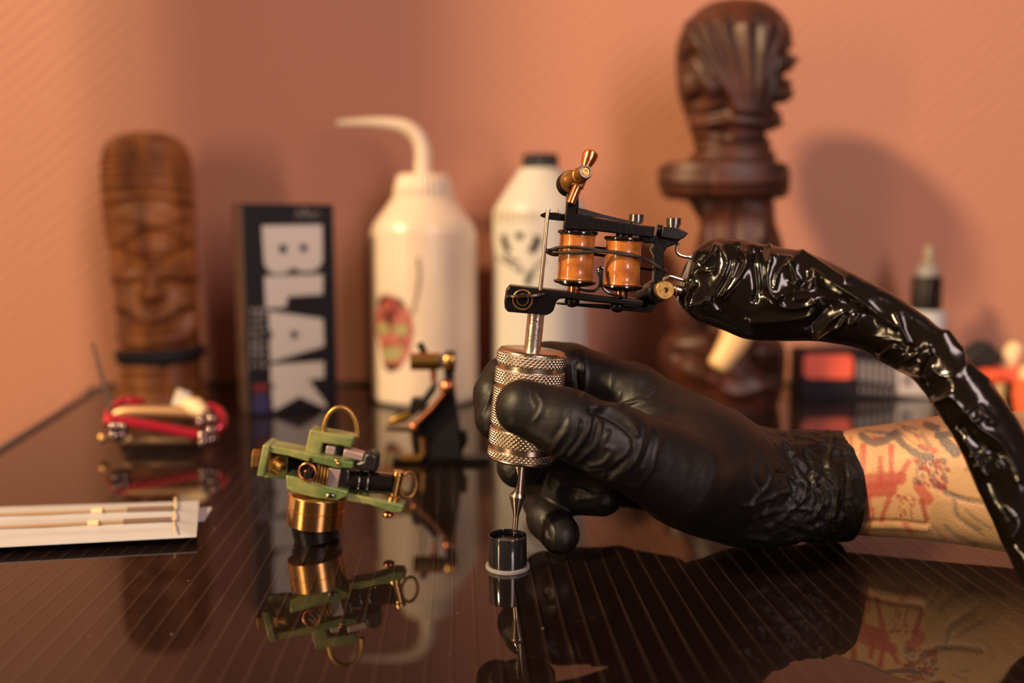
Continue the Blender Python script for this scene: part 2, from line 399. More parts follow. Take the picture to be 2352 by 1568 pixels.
strokes += [(pl(c1, (200, 650), (280, 570), (370, 545), (460, 575), (535, 640)), 6, -2.5), (pl(c1, (185, 640), (270, 690), (360, 722), (440, 690), (545, 632)), 9, -4.0),
            (pl(c1, (215, 612), (280, 540), (370, 520), (460, 545), (535, 600)), 10, 1.8), (pl(c1, (320, 630), (410, 630)), 22, 3.0),
            (pl(c1, (245, 760), (225, 775)), 22, 4.5), (pl(c1, (450, 730), (520, 760)), 24, 4.8), (pl(c1, (190, 800), (260, 805), (310, 790)), 8, -2.5), (pl(c1, (420, 790), (480, 808), (550, 795)), 8, -2.5),
            (pl(c1, (362, 740), (362, 850)), 15, 5.0), (pl(c1, (335, 858), (395, 858)), 14, 3.5), (pl(c1, (320, 890), (365, 905), (410, 885)), 7, -2.5),
            (pl(c1, (215, 890), (290, 950), (355, 985), (430, 950), (505, 890)), 16, 2.8), (pl(c1, (235, 960), (290, 1000), (350, 1020), (430, 1000), (500, 950)), 11, -5.5),
            (pl(c1, (225, 1060), (300, 1085), (400, 1070), (500, 1060), (550, 1000), (545, 930), (525, 890)), 14, 3.4), (pl(c1, (205, 920), (215, 1040)), 8, 2.0),
            (pl(c1, (230, 1220), (400, 1230)), 10, 1.5), (pl(c1, (410, 1170), (420, 1330)), 9, -3.0), (pl(c1, (230, 1330), (600, 1330)), 8, -1.5)]
strokes = [(a_[0], a_[1], a_[2] * 1.35) for a_ in strokes]
V = sculpt(V, Q, strokes)
tk = empty('tiki_statue', ((V[:, 0].min() + V[:, 0].max()) / 2, 668, 0), 'small carved wooden tiki figure with a tall rounded head, standing left of the black box', 'statue')
V[:, 2] -= V[:, 2].min()
mb = MB(); mb.add(V, Q.tolist() + capfaces(nl, na)); mb.build('carved_body', M['wood'], tk, sharp=0)
b0 = c1(196, 1130); b1 = c1(606, 1120)
st = [(b0[0] + d, b0[1] - h_, b1[0] - d, b1[1] - h_, 668, -.88) for (d, h_) in ((10, 16), (2, 9), (0, 0), (4, -12), (16, -24), (34, -32))]
V, Q, nl, na = sweep(st, 668, -1, 24, 90, 2.4)
MB().add(V, Q.tolist() + capfaces(nl, na)).build('dark_band', M['cloth_black'], tk, sharp=0)

c3 = crop(1480, 0, 1.6)
Y3 = 645
stt = empty('tiki_statue', (P(1680, 900, Y3)[0], Y3, 0), 'tall dark wooden tiki sculpture with a big fan-carved head, standing right behind the gloved hand', 'statue')
def body3(name, rows, strokes, depth, m=M['dark_wood'], nl_=260, na_=160, pw=2.2, Yc=Y3, snap=False, par=None, side=()):
    st = []
    for (l, r, y) in rows:
        a = c3(l, y); b = c3(r, y); st.append((a[0], a[1], b[0], b[1], Yc, depth))
    V, Q, nl, na = sweep(st, Yc, depth, nl_, na_, pw); V = sculpt(V, Q, strokes); V = sculpt(V, Q, side, True) if side else V
    if snap: V[:, 2] -= V[:, 2].min()
    return MB().add(V, Q.tolist() + capfaces(nl, na)).build(name, m, par or stt, sharp=0)
rows = [(330, 345, 4), (265, 410, 8), (215, 460, 28), (175, 495, 60), (148, 520, 95), (130, 532, 130), (122, 536, 165), (118, 540, 200), (118, 542, 230), (119, 540, 262), (122, 537, 300), (128, 528, 350), (140, 518, 385), (150, 506, 415), (162, 490, 450), (174, 472, 490), (184, 462, 530), (192, 460, 575), (200, 458, 615)]
sk = []
for i, (x0, x1, x2) in enumerate([(330, 215, 165), (345, 262, 222), (362, 318, 290), (378, 380, 375), (396, 432, 455), (412, 470, 505)]):
    sk.append((pl(c3, (x0 + 10, 400), ((x0 + x1) / 2 + 8, 290), (x1, 190), (x2, 95)), 11, 3.4))
    sk.append((pl(c3, (x0 + 22, 400), ((x0 + x1) / 2 + 28, 290), (x1 + 26, 190), (x2 + 36, 100)), 6, -2.6))
sk += [(pl(c3, (135, 230), (175, 195), (225, 235), (270, 310), (305, 380)), 9, -4), (pl(c3, (235, 300), (250, 320)), 22, 4.5), (pl(c3, (185, 370), (205, 360)), 18, -4.5), (pl(c3, (150, 420), (230, 425), (300, 405)), 10, -3),
       (pl(c3, (150, 300), (160, 350)), 14, 3), (pl(c3, (180, 460), (300, 440), (440, 455)), 9, 2.5), (pl(c3, (250, 490), (300, 495)), 8, -3), (pl(c3, (190, 520), (330, 530), (460, 520)), 6, -2.5), (pl(c3, (190, 560), (330, 568), (465, 560)), 6, -2.5),
       (pl(c3, (190, 590), (330, 598), (465, 590)), 6, -2), ]
sk_side = [(pl(c3, (500, 400), (560, 400)), 9, -8), (pl(c3, (465, 500), (530, 495)), 9, -6), (pl(c3, (510, 275), (570, 280)), 9, -7), (pl(c3, (505, 190), (570, 185)), 7, -4), (pl(c3, (530, 222), (560, 222)), 7, 3.5), (pl(c3, (505, 345), (560, 350)), 10, 3), (pl(c3, (480, 450), (530, 455)), 9, 3.5)]
body3('head', rows, sk, -.85, side=sk_side)
body3('collar', [(180, 470, 560), (170, 478, 572), (172, 475, 600), (190, 465, 622)], [], -.85, nl_=30)
body3('shoulder_ring', [(90, 490, 598), (62, 516, 606), (52, 526, 630), (52, 528, 668), (60, 524, 705), (80, 510, 726), (120, 470, 734)], [(pl(c3, (60, 660), (300, 672), (520, 660)), 8, 2), (pl(c3, (240, 720), (250, 620)), 5, -1.5)], -.72, nl_=80)
body3('torso', [(150, 470, 725), (180, 476, 770), (205, 480, 820), (195, 500, 880), (170, 510, 960), (160, 480, 1050), (150, 450, 1130), (120, 470, 1230), (100, 480, 1290)], [(pl(c3, (235, 770), (240, 900)), 10, 3), (pl(c3, (430, 780), (430, 880)), 9, 3), (pl(c3, (340, 760), (340, 900)), 10, -3)], -.7, nl_=120)
body3('leg', [(95, 250, 1030), (85, 256, 1090), (88, 250, 1150), (110, 236, 1210), (115, 232, 1260)], [], -.9, nl_=60, Yc=Y3 - 12)
body3('base', [(150, 420, 1235), (90, 480, 1265), (62, 505, 1300), (56, 512, 1350), (70, 508, 1400), (95, 500, 1450), (120, 492, 1490), (140, 480, 1522)],
      [(pl(c3, (130, 1300), (220, 1290)), 22, 4), (pl(c3, (210, 1410), (170, 1390)), 24, 5), (pl(c3, (420, 1330), (470, 1330)), 22, 5), (pl(c3, (330, 1320), (420, 1400), (470, 1420)), 14, -4), (pl(c3, (260, 1430), (330, 1480), (440, 1450)), 14, 4), (pl(c3, (120, 1340), (230, 1370), (300, 1440)), 9, -4)], -.78, nl_=120, snap=True)
t0 = [P(*c3(350, 1180), Y3 - 50), P(*c3(335, 1240), Y3 - 52), P(*c3(300, 1300), Y3 - 54), P(*c3(262, 1355), Y3 - 56)]
MB().tube(catmull(t0, 24), list(np.linspace(11.5, 7, 22)) + [6, 3], 24).build('tusk', M['bone'], stt, label='pale curved bone tusk')

# ---------------------------------------------------------------- dark box with the big letters
O = G(572, 957); ps = math.radians(26); ex = np.array([math.cos(ps), math.sin(ps), 0]); ey = np.array([-math.sin(ps), math.cos(ps), 0]); ez = np.array([0, 0, 1.0])
BW = 61.0; BD = 38; BH = 142.0
bx = empty('ink_box', O + ex * BW / 2 + ey * BD / 2, 'tall black cardboard box with large white sideways lettering, left of the squeeze bottle', 'box')
RB = np.stack([ex, ey, ez], 1)
MB().box(O + ex * BW / 2 + ey * BD / 2 + ez * BH / 2, BW / 2, BD / 2, BH / 2, RB).build('carton', M['box_dark'], bx, bevel=.6)
MB().box(O + ey * BD / 2 - ex * .15 + ez * BH / 2, .15, BD / 2 - .8, BH / 2 - 1, RB).build('side_panel', M['box_side'], bx, flat=True, label='brownish side panel')
nf = -ey
def onface(x, y, d=.12):
    r = ray(*c1(x, y)); o = np.array([0, 0, H]); t = ((O - o) @ nf) / (r @ nf); return o + r * t + nf * d
def letter(name, pts, m, parent, d=.15): return MB().prism([onface(*p) for p in pts], nf * d).build(name, m, parent, flat=True)
def arc(cx, cy, rx, ry, a0, a1, n=9): return [(cx + rx * math.cos(math.radians(a0 + (a1 - a0) * i / (n - 1))), cy + ry * math.sin(math.radians(a0 + (a1 - a0) * i / (n - 1)))) for i in range(n)]
Bp = [(893, 505), (1185, 500), (1188, 660)] + arc(1120, 662, 68, 65, 0, 90) + [(1085, 727), (1045, 708), (1005, 735)] + arc(968, 670, 65, 68, 90, 180)
letter('letter', Bp, M['box_white'], bx)
letter('letter', [(905, 750), (1190, 742), (1188, 838), (1018, 848), (1010, 900), (912, 905)], M['box_white'], bx)
letter('letter', [(925, 918), (960, 925), (1190, 958), (1195, 1090), (960, 1160), (935, 1165), (932, 1060), (950, 1035), (930, 1010)], M['box_white'], bx)
letter('letter', [(935, 1180), (1195, 1165), (1195, 1245), (1120, 1255), (1205, 1370), (1205, 1392), (1075, 1335), (950, 1405), (940, 1300), (960, 1285), (937, 1270)], M['box_white'], bx)
for (x, y, r) in [(995, 617, 20), (1095, 613, 18), (1050, 1035, 18)]: MB().prism([onface(x + a, y + b, .3) for a, b in arc(0, 0, r, r * 1.1, 0, 345, 20)], nf * .1).build('letter_hole', M['box_dark'], bx, flat=True)
rs = random.Random(5); sm = MB()
for q in range(11):
    y0 = 905 + q * 34
    if 9 > q: 
        for c_ in range(3):
            x0 = 838 + c_ * 28; w_ = rs.uniform(12, 22); h_ = rs.uniform(10, 24)
            sm.prism([onface(x0, y0), onface(x0 + w_, y0), onface(x0 + w_, y0 + h_), onface(x0, y0 + h_)], nf * .1)
sm.build('small_print', M['box_grey'], bx, flat=True, label='blurred grey small print')
MB().prism([onface(850, 1275), onface(925, 1270), onface(925, 1310), onface(850, 1315)], nf * .1).build('red_mark', mat('dark_red', (.16, .01, .015), .5), bx, flat=True)
MB().prism([onface(850, 1325), onface(925, 1320), onface(928, 1410), onface(852, 1415)], nf * .1).build('blue_mark', mat('dark_blue', (.03, .02, .10), .5), bx, flat=True)
sg = [(1060, 470), (1075, 430), (1090, 460), (1105, 420), (1115, 465), (1130, 440), (1145, 465), (1160, 440), (1180, 460)]
MB().tube(catmull([onface(x, y, .2) for x, y in sg], 50), .35, 6).build('signature', M['box_grey'], bx)

# ---------------------------------------------------------------- bottles
BY = 668.0
cx = P(975, 700, BY)[0]
sb = empty('squeeze_bottle', (cx, BY, 0), 'translucent white squeeze bottle with a bent spout and a red sticker', 'bottle')
prof = [(0, 30), (0.3, 34), (3, 37.5), (8, 38.6), (60, 38.6), (118, 38.6), (124, 37.8), (130, 35.5), (136, 31), (142, 26.5), (147, 23), (149, 21.5)]
def dense(pr, k=6):
    pr = catmull(pr, len(pr) * k); return [tuple(p) for p in pr]
MB().lathe((cx, BY, 0), (cx, BY, 10), dense(prof), 80).build('bottle_body', M['ldpe'], sb)
rp = [(0, 19), (0.5, 21), (2, 21.5), (9, 20.5), (16, 18.5), (17.5, 17), (18, 6)]
def knurlcap(t, x, y):
    r = math.hypot(x, y); a = math.atan2(y, x); f = 1 + .018 * math.cos(a * 30); return x * f, y * f
MB().lathe((cx, BY, 147), (cx, BY, 160), rp, 240, knurlcap).build('screw_cap', M['ldpe'], sb)
tp_ = [P(972, 420, BY), P(972, 385, BY), P(972, 350, BY), P(962, 318, BY), P(938, 296, BY), P(905, 286, BY), P(860, 282, BY), P(815, 282, BY), P(775, 283, BY)]
MB().tube(catmull(tp_, 70), list(np.linspace(6.6, 5.4, 38)) + list(np.linspace(5.3, 2.0, 32)), 20).build('spout', M['ldpe'], sb)
# sticker wrapped on the bottle
def wrap(cx_, cy_, R, pts, n=26, off=.25):
    """frame pixels -> point on an upright cylinder"""
    out = []
    for (px, py) in pts:
        d = ray(px, py); o = np.array([0 - cx_, 0 - cy_]); a = d[0] ** 2 + d[1] ** 2; b = o[0] * d[0] + o[1] * d[1]; c = o @ o - (R + off) ** 2
        q = b * b - a * c; t = (-b - math.sqrt(max(q, 0))) / a; out.append(np.array([0, 0, H]) + d * t)
    return out
def decal(name, m, parent, poly, R, cx_, cy_, off=.25, colors=None):
    """dense grid clipped to the polygon so that it follows the curve"""
    poly = np.asarray(poly, float); lo = poly.min(0); hi = poly.max(0); st_ = 3.0
    xs = np.arange(lo[0], hi[0] + st_, st_); ys = np.arange(lo[1], hi[1] + st_, st_)
    def inside(x, y):
        c = False; j = len(poly) - 1
        for i in range(len(poly)):
            if (poly[i][1] > y) != (poly[j][1] > y) and x < (poly[j][0] - poly[i][0]) * (y - poly[i][1]) / (poly[j][1] - poly[i][1]) + poly[i][0]: c = not c
            j = i
        return c
    V = wrap(cx_, cy_, R, [(x, y) for y in ys for x in xs], off=off); n = len(xs)
    Fc = [[i * n + j, i * n + j + 1, (i + 1) * n + j + 1, (i + 1) * n + j] for i in range(len(ys) - 1) for j in range(n - 1) if inside(xs[j] + st_ / 2, ys[i] + st_ / 2)]
    return MB().add(V, Fc).build(name, m, parent, sharp=0)
stick = decal('sticker', mat('sticker_pink', (.50, .16, .12), .3, coat=.6, c2=(.24, .05, .04), cscale=110, brange=(.4, .6)), sb,
              [(870, 685), (892, 675), (915, 690), (930, 700), (945, 725), (950, 760), (945, 800), (930, 830), (915, 850), (895, 852), (880, 835), (874, 800), (864, 760), (864, 720)], 38.6, cx, BY)
mg = mat('sticker_green', (.33, .32, .14), .3, coat=.6)
for pz in ([(866, 745), (890, 740), (895, 765), (870, 768)], [(902, 748), (935, 745), (938, 768), (905, 770)], [(878, 800), (925, 795), (920, 825), (885, 830)]):
    decal('sticker_patch', mg, stick, pz, 38.6, cx, BY, .4)
mk = mat('sticker_dark', (.06, .015, .015), .3, coat=.6)
for pz in ([(886, 722), (894, 710), (902, 722), (900, 745), (888, 745)], [(870, 682), (885, 676), (878, 700), (868, 705)], [(905, 680), (925, 690), (930, 705), (912, 695)], [(880, 835), (915, 835), (905, 852), (890, 852)]):
    decal('sticker_patch', mk, stick, pz, 38.6, cx, BY, .45)
dm = mat('brown_line', (.35, .22, .10), .5)
MB().tube(catmull(wrap(cx, BY, 38.6, [(958, 590), (962, 630), (955, 680), (945, 720)], off=.3), 20), .9, 8).build('printed_stroke', dm, sb)

wx = P(1240, 700, 672)[0]
wb = empty('white_bottle', (wx, 672, 0), 'opaque white bottle with a black cap and a dark emblem, behind the held machine', 'bottle')
prof = [(0, 30), (.4, 33), (4, 34.6), (120, 34.6), (134, 34.4), (141, 33), (147, 29.5), (154, 25), (161, 20.5), (166, 17), (169, 15.5)]
MB().lathe((wx, 672, 0), (wx, 672, 9), dense(prof), 80).build('bottle_body', M['white_plastic'], wb)
MB().lathe((wx, 672, 167), (wx, 672, 190), [(0, 12.5), (.4, 12.9), (11.5, 12.7), (12.3, 12), (12.5, 3)], 120, knurlcap).build('cap', M['black_rubber'], wb)
mk2 = mat('print_black', (.02, .015, .012), .4); c7 = crop(1100, 430, 5.807); mg2 = mat('print_tan', (.52, .40, .28), .5)
def band_(pts, w_):
    pts = [np.array(p, float) for p in pts]; L_ = []; R2 = []
    for i, p in enumerate(pts):
        t = nrm(pts[min(i + 1, len(pts) - 1)] - pts[max(i - 1, 0)]); n = np.array([-t[1], t[0]]); L_.append(p + n * w_); R2.append(p - n * w_)
    return [tuple(q) for q in L_ + R2[::-1]]
em = [([(325, 640), (345, 740), (395, 860)], 7), ([(790, 650), (760, 760), (685, 870)], 9), ([(490, 648), (590, 645)], 7), ([(640, 1310), (660, 1200), (720, 1120)], 7), ([(520, 1095), (580, 1105)], 7),
      ([(340, 900), (440, 980), (530, 1000)], 3.5), ([(250, 930), (380, 1010), (500, 1090)], 2), ([(720, 1090), (820, 1020), (870, 950)], 2.5)]
for pts, w_ in em:
    decal('emblem_stroke', mk2, wb, band_([c7(*p) for p in pts], w_), 34.6, wx, 672, .3)
for i in range(7):
    x = 1140 + i * 14; decal('faint_letter', mg2, wb, [(x, 485), (x + 7, 485), (x + 7, 508), (x, 508)], 34.6, wx, 672, .25)

dx = P(2130, 640, 690)[0]; dY = 690
db = empty('dropper_bottle', (dx, dY, 0), 'small ink bottle with a pointed nozzle and black collar, standing behind the black sleeve', 'bottle')
zz = lambda y: P(2130, y, dY)[2]
MB().lathe((dx, dY, 0), (dx, dY, 5), [(0, 13), (1, 14.5), (zz(745), 14.5), (zz(722), 13.5), (zz(706), 10)], 40).build('bottle_body', M['black_gloss'], db)
MB().lathe((dx, dY, zz(800)), (dx, dY, 300), [(0, 14.7), (.1, 14.8), (zz(712) - zz(800) - 4, 14.8), (zz(712) - zz(800), 14.2)], 40).build('paper_label', M['paper'], db)
MB().lathe((dx, dY, zz(706)), (dx, dY, 300), [(0, 10.5), (.5, 11), (24, 10.5), (24.8, 8)], 90, knurlcap).build('collar', M['black_gloss'], db)
MB().lathe((dx, dY, zz(634)), (dx, dY, 300), [(0, 9.5), (4, 8), (8, 6.5), (10, 4)], 40).build('neck', M['milky'], db)
MB().lathe((dx, dY, zz(606)), (dx, dY, 300), [(0, 4.8), (8, 4.2), (13, 3.0), (15, 1.5)], 30).build('nozzle', mat('nozzle_brown', (.25, .19, .12), .3, coat=.5), db)

# ---------------------------------------------------------------- boxes and clutter at the right
c8 = crop(1780, 760, 4.112)
def cuboid_px(x0, y0, x1, y1, Yf, depth, yaw=0):
    """upright box whose front face spans the given frame pixels at Yf; returns centre, half sizes"""
    a = P(x0, y0, Yf); b = P(x1, y1, Yf); return (a + b) / 2 + np.array([0, depth / 2, 0]), abs(b[0] - a[0]) / 2, depth / 2, abs(a[2] - b[2]) / 2
Yb = 668
p0 = G(1842, 915); Yb = p0[1]
a = P(1842, 806, Yb); b = P(2150, 915, Yb)
ib = empty('small_ink_carton', ((a[0] + b[0]) / 2, Yb + 14, 0), 'long low black carton with a red label, lying right of the tall sculpture', 'box')
MB().box(((a[0] + b[0]) / 2, Yb + 14, a[2] / 2), (b[0] - a[0]) / 2, 14, a[2] / 2).build('carton', M['box_dark'], ib, bevel=.6)
def fp(px, py, d=.1): return P(px, py, Yb - d)
def rr(x0, y0, x1, y1, r):
    return arc(x1 - r, y0 + r, r, r, -90, 0, 5) + arc(x1 - r, y1 - r, r, r, 0, 90, 5) + arc(x0 + r, y1 - r, r, r, 90, 180, 5) + arc(x0 + r, y0 + r, r, r, 180, 270, 5)
MB().prism([fp(x, y + (x - 1845) * .02) for x, y in rr(1846, 812, 1960, 868, 14)], (0, -.15, 0)).build('red_label', M['red_paper'], ib, flat=True)
t_ = MB()
for i in range(6): 
    x = 1970 + i * 15; t_.prism([fp(q, y + i * 2) for q, y in rr(x, 828, x + 10, 874, 3)], (0, -.1, 0))
for i in range(7): 
    x = 1975 + i * 13; t_.prism([fp(q, y + i) for q, y in rr(x, 888, x + 5, 902, 1)], (0, -.1, 0))
t_.build('grey_print', M['box_grey'], ib, flat=True)
MB().prism([fp(2060, 845), fp(2146, 850), fp(2146, 912), fp(2062, 905)], (0, -.15, 0)).build('white_label', M['box_white'], ib, flat=True)
MB().prism([fp(x, y, .3) for x, y in rr(2072, 858, 2096, 890, 8)], (0, -.1, 0)).build('label_mark', M['box_grey'], ib, flat=True)

Yr = 600
def ground_y(px, Y): return G(px, 0)
g = G(2330, 965); 
tr = MB(); a = P(2235, 845, 640); b = P(2420, 845, 640)
tray = empty('red_tray', ((a[0] + b[0]) / 2, 630, 0), 'shallow red holder with pale rim at the right edge, beyond the black sleeve', 'holder')
zt = P(2300, 845, 630)[2]; zl = P(2300, 872, 630)[2]
MB().box(((a[0] + b[0]) / 2, 635, (zt + zl) / 2), (b[0] - a[0]) / 2, 22, (zt - zl) / 2).build('red_rim', M['red_paper'], tray, bevel=2)
MB().box(((a[0] + b[0]) / 2 + 6, 637, zl / 2), (b[0] - a[0]) / 2 - 8, 18, zl / 2).build('dark_body', M['black_gloss'], tray, bevel=1)
MB().box((P(2300, 900, 612)[0], 614, zl * .5), 2.6, 2, zl * .5).build('pale_stripe', M['cream'], tray, bevel=.5)
kb = [P(2208, 818, 628), P(2225, 800, 628), P(2262, 775, 628), P(2282, 768, 628), P(2296, 790, 628), P(2312, 797, 628), P(2302, 822, 628), P(2285, 828, 628), P(2240, 830, 628)]
off = zt - min(p[2] for p in kb)
MB().prism([p + np.array([0, 0, off]) for p in kb], (0, 18, 0)).build('binder_clip', M['cloth_black'], None, bevel=2.5)
o = bpy.data.objects['binder_clip']; tag(o, 'black folded lump sitting on the red holder', 'clip')
o = MB().tube([P(2310, 848, 640) + np.array([0, 0, 1.0]), P(2330, 800, 640), P(2336, 790, 640)], [6, 6, 4], 16).build('cream_applicator', M['cream'], None); tag(o, 'short cream stick leaning up from the red holder at the right edge', 'applicator')
g = G(2345, 965)
pen = empty('red_marker', (g[0], g[1], 0), 'red marker with a pale cap standing at the right edge of the picture', 'marker')
MB().tube([np.array([g[0] + 4, g[1], 0]), P(2350, 900, g[1]), P(2358, 870, g[1])], 7, 20).build('barrel', mat('orange_red', (.9, .16, .06), .4), pen)
MB().tube([P(2358, 872, g[1]), P(2366, 840, g[1])], 5.5, 20).build('cap', M['cream'], pen)
# ---------------------------------------------------------------- ink cup
g = G(1166, 1303)
cup = empty('ink_cup', (g[0], g[1], 0), 'tiny clear ink cup with a milky flange full of black ink, under the needle tip', 'cup')
Hc = 12.6
MB().lathe(g, g + np.array([0, 0, 9]), [(0, 7.9), (.15, 8.2), (1.1, 8.2), (1.4, 7.9), (1.4, 7.2)], 80).build('flange', M['milky'], cup)
MB().lathe(g, g + np.array([0, 0, 9]), [(.9, 6.72), (1.4, 6.75), (Hc - 1.6, 6.65), (Hc - 1.5, 6.3), (Hc - 1.9, 4), (Hc - 2.0, .1)], 80).build('ink', M['ink'], cup, label='black ink filling the cup')
wl = [(1.3, 7.15), (Hc - .2, 6.98), (Hc, 6.9), (Hc, 6.72), (Hc - .2, 6.66), (Hc - .8, 6.72)]
mb = MB(); mb.lathe(g, g + np.array([0, 0, 9]), wl, 80); mb.f = [f for f in mb.f if len(f) == 4]
mb.build('cup_wall', mat('smoky_plastic', (.012, .012, .014), .12, coat=.8, cr=.05), cup)

# ---------------------------------------------------------------- tattoo machine in the hand
TY = 325.0
m1 = crop(1120, 320, 3.5635); m6 = crop(1060, 700, 2.45); m5 = crop(1040, 1040, 5.345)
q1 = lambda x, y, d=0: P(*m1(x, y), TY + d)
def poly1(*pts, d=0): return [q1(x, y, d) for x, y in pts]
tm = empty('tattoo_machine', (P(1200, 1060, TY)[0], TY, P(0, 1060, TY)[2]), 'tattoo machine with twin amber coils and a knurled steel grip, held by the gloved hand', 'tattoo machine')
gb, gt = P(*m6(337, 868), TY), P(*m6(398, 262), TY); ax = nrm(gt - gb); GL = np.linalg.norm(gt - gb)
# grip : real knurling cut in the profile
R0 = 12.45; Lg = GL + .6
zones = [(1.0, 5.2), (7.0, 12.6), (14.0, 27.6), (29.0, 34.6), (36.6, Lg - 1.1)]     # from the top
prof = []; nrow = 330; na = 552
for i in range(nrow):
    t = Lg * i / (nrow - 1); d = Lg - t; r = R0 - .55; kn = 0
    for a, b in zones:
        if a <= d <= b: kn = min(1, (d - a) / .3, (b - d) / .3); r = R0 - .55 + .45 * kn
    e_ = min(t, Lg - t); 
    if e_ < .9: r = R0 - .25 - (.9 - e_) ** 2 * .9
    prof.append((t, r, kn))
a_ = np.array([0, 1.0, 0]); u_ = nrm(np.cross(a_, ax)); v_ = np.cross(ax, u_); th = np.arange(na) * 2 * math.pi / na
tri = lambda x: np.abs((x % 1) * 2 - 1)
V = []
for t, r, kn in prof:
    A = th * 92 / (2 * math.pi); B = t / .86
    h_ = np.maximum(tri(A / 1 * .5 + B * .5), tri(A * .5 - B * .5))       # crossed V grooves
    rr_ = r + kn * (.30 - .52 * (np.clip(h_ - .45, 0, 1) / .55))
    V.append(gb + ax * t + np.outer(rr_ * np.cos(th), u_) + np.outer(rr_ * np.sin(th), v_))
V = np.concatenate(V); 
Fq = [[i * na + k, i * na + (k + 1) % na, (i + 1) * na + (k + 1) % na, (i + 1) * na + k] for i in range(nrow - 1) for k in range(na)]
Fq += [list(range(na))[::-1], list(range((nrow - 1) * na, nrow * na))]
grip = MB().add(V, Fq).build('grip', M['steel'], tm, sharp=0, label='knurled steel grip')
# stem and tip
st0, st1 = P(*m6(405, 245), TY), P(*m1(400, 1400), TY)
MB().lathe(gt - ax * 1, st1, [(0, 3.05), (np.linalg.norm(st1 - gt) + 1, 3.05)], 40).build('tube_stem', mat('stained_steel', (.52, .46, .40), .3, 1, c2=(.75, .69, .6), cscale=500, bump=.2, bscale=900), tm)
tb0, tb1 = P(*m5(835, 60), TY), P(*m5(757, 1010), TY); ta = nrm(tb1 - tb0)
PX = 5.345 * F / 327.0      # crop pixels per mm
def tp_y(y): return (y - 60) / PX
pr = [(tp_y(y), r / PX) for y, r in [(60, 88), (200, 88), (420, 88), (500, 90), (530, 100), (545, 105), (560, 104), (600, 92), (780, 42), (800, 38), (1000, 33), (1010, 31)]]
pr2 = []
for (t0_, r0_), (t1_, r1_) in zip(pr[:-1], pr[1:]):
    for k in range(8): pr2.append((t0_ + (t1_ - t0_) * k / 8, r0_ + (r1_ - r0_) * k / 8))
pr2.append(pr[-1])
def cut(t, x, y):
    y_ = t * PX + 60; dpt = 0
    if 170 < y_ < 530:
        s = (y_ - 170) / 360; dpt = 78 * math.sin(math.pi * min(1, s * 1.0)) ** .55 / PX
        lim = -88 / PX + dpt
        if x < lim: x = lim
    return x, y
u0 = nrm(np.cross(np.array([0, 1.0, 0]), ta))
mb = MB(); mb.lathe(tb0, tb1, pr2, 72, (lambda t, x, y: (lambda c: (c[0] * (1 if u0[0] > 0 else -1), c[1]))(cut(t, x * (1 if u0[0] > 0 else -1), y))))
mb.build('tip', M['steel'], tm, sharp=30)
n0 = tb1; n1 = P(1186, 1236, TY)
MB().tube([n0 - ta * 1, n0, n0 + (n1 - n0) * .6, n1], [.75, .75, .5, .15], 12).build('needle', M['dark_steel'], tm)
# lower frame
D1 = 11.0
fr = MB()
fr.prism(poly1((182, 1197), (300, 1209), (520, 1232), (700, 1252), (1000, 1288), (1282, 1318), (1277, 1368), (1000, 1345), (800, 1325), (640, 1302), (590, 1306), (565, 1325), (552, 1365), (540, 1400), (515, 1425), (480, 1440), (165, 1412), (140, 1380), (136, 1330), (150, 1235), d=-D1 / 2), (0, D1, 0))
fr.build('lower_frame', M['black_metal'], tm, bevel=.55)
fb = MB(); fb.prism(poly1((560, 1340), (820, 1345), (1000, 1352), (1290, 1370), (1330, 1330), (1275, 1250), (1300, 1195), (1370, 1150), (1435, 1150), (1440, 1290), (1330, 1420), (1150, 1405), (820, 1375), (570, 1350), d=1.0), (0, 6, 0))
fb.build('frame_foot', M['black_metal'], tm, bevel=.4)
MB().prism(poly1((1365, 850), (1300, 850), (1240, 820), (1240, 780), (1600, 800), (1540, 860), (1470, 885), (1440, 930), (1442, 1010), (1446, 1100), (1440, 1180), (1360, 1180), (1365, 1080), (1368, 960), (1340, 900), d=-2.5), (0, 5.5, 0)).build('upright', M['black_metal'], tm, bevel=.4)
fl = MB()
fl.prism(poly1((635, 600), (735, 612), (1000, 660), (1180, 690), (1372, 715), (1358, 802), (1180, 785), (1000, 762), (800, 742), (622, 735), d=-4.5), (0, 9, 0)).build('armature_bar', M['black_metal'], tm, bevel=.4)
MB().prism(poly1((1430, 715), (1560, 722), (1645, 768), (1600, 815), (1540, 822), (1424, 800), d=-5), (0, 10, 0)).build('rear_block', mat('worn_metal', (.05, .05, .055), .3, .9), tm, bevel=.4)
MB().tube([q1(1380, 745), q1(1425, 752)], 2.2, 16).build('spacer', M['black_metal'], tm)
MB().prism(poly1((745, 560), (800, 572), (950, 615), (1120, 655), (1240, 680), (1240, 692), (1100, 672), (940, 640), (740, 618), d=-3), (0, 6, 0)).build('front_spring', M['dark_steel'], tm, bevel=.05)
MB().prism(poly1((428, 615), (470, 597), (560, 598), (640, 615), (640, 668), (560, 662), (500, 655), (440, 632), d=-1.5), (0, 3, 0)).build('armature_nipple', M['black_metal'], tm, bevel=.3)
MB().tube([q1(578, 575), q1(574, 670)], .22, 8).build('spring_pin', M['brass'], tm)
for (x, y) in ((1215, 0), (1520, 30)):
    b_ = q1(x, 690 + y); t_2 = q1(x + 3, 612 + y); v = nrm(t_2 - b_); L_ = np.linalg.norm(t_2 - b_)
    o = MB().lathe(b_, t_2, [(0, 2.3), (L_ * .25, 2.3), (L_ * .27, 2.7), (L_ * .95, 2.7), (L_, 2.45)], 36).build('cap_screw', mat('screw_steel', (.28, .26, .24), .25, 1), tm)
    MB().lathe(t_2 - v * .2, t_2 + v, [(0, 1.3), (.25, 1.3)], 6).build('hex_socket', M['cloth_black'], o)
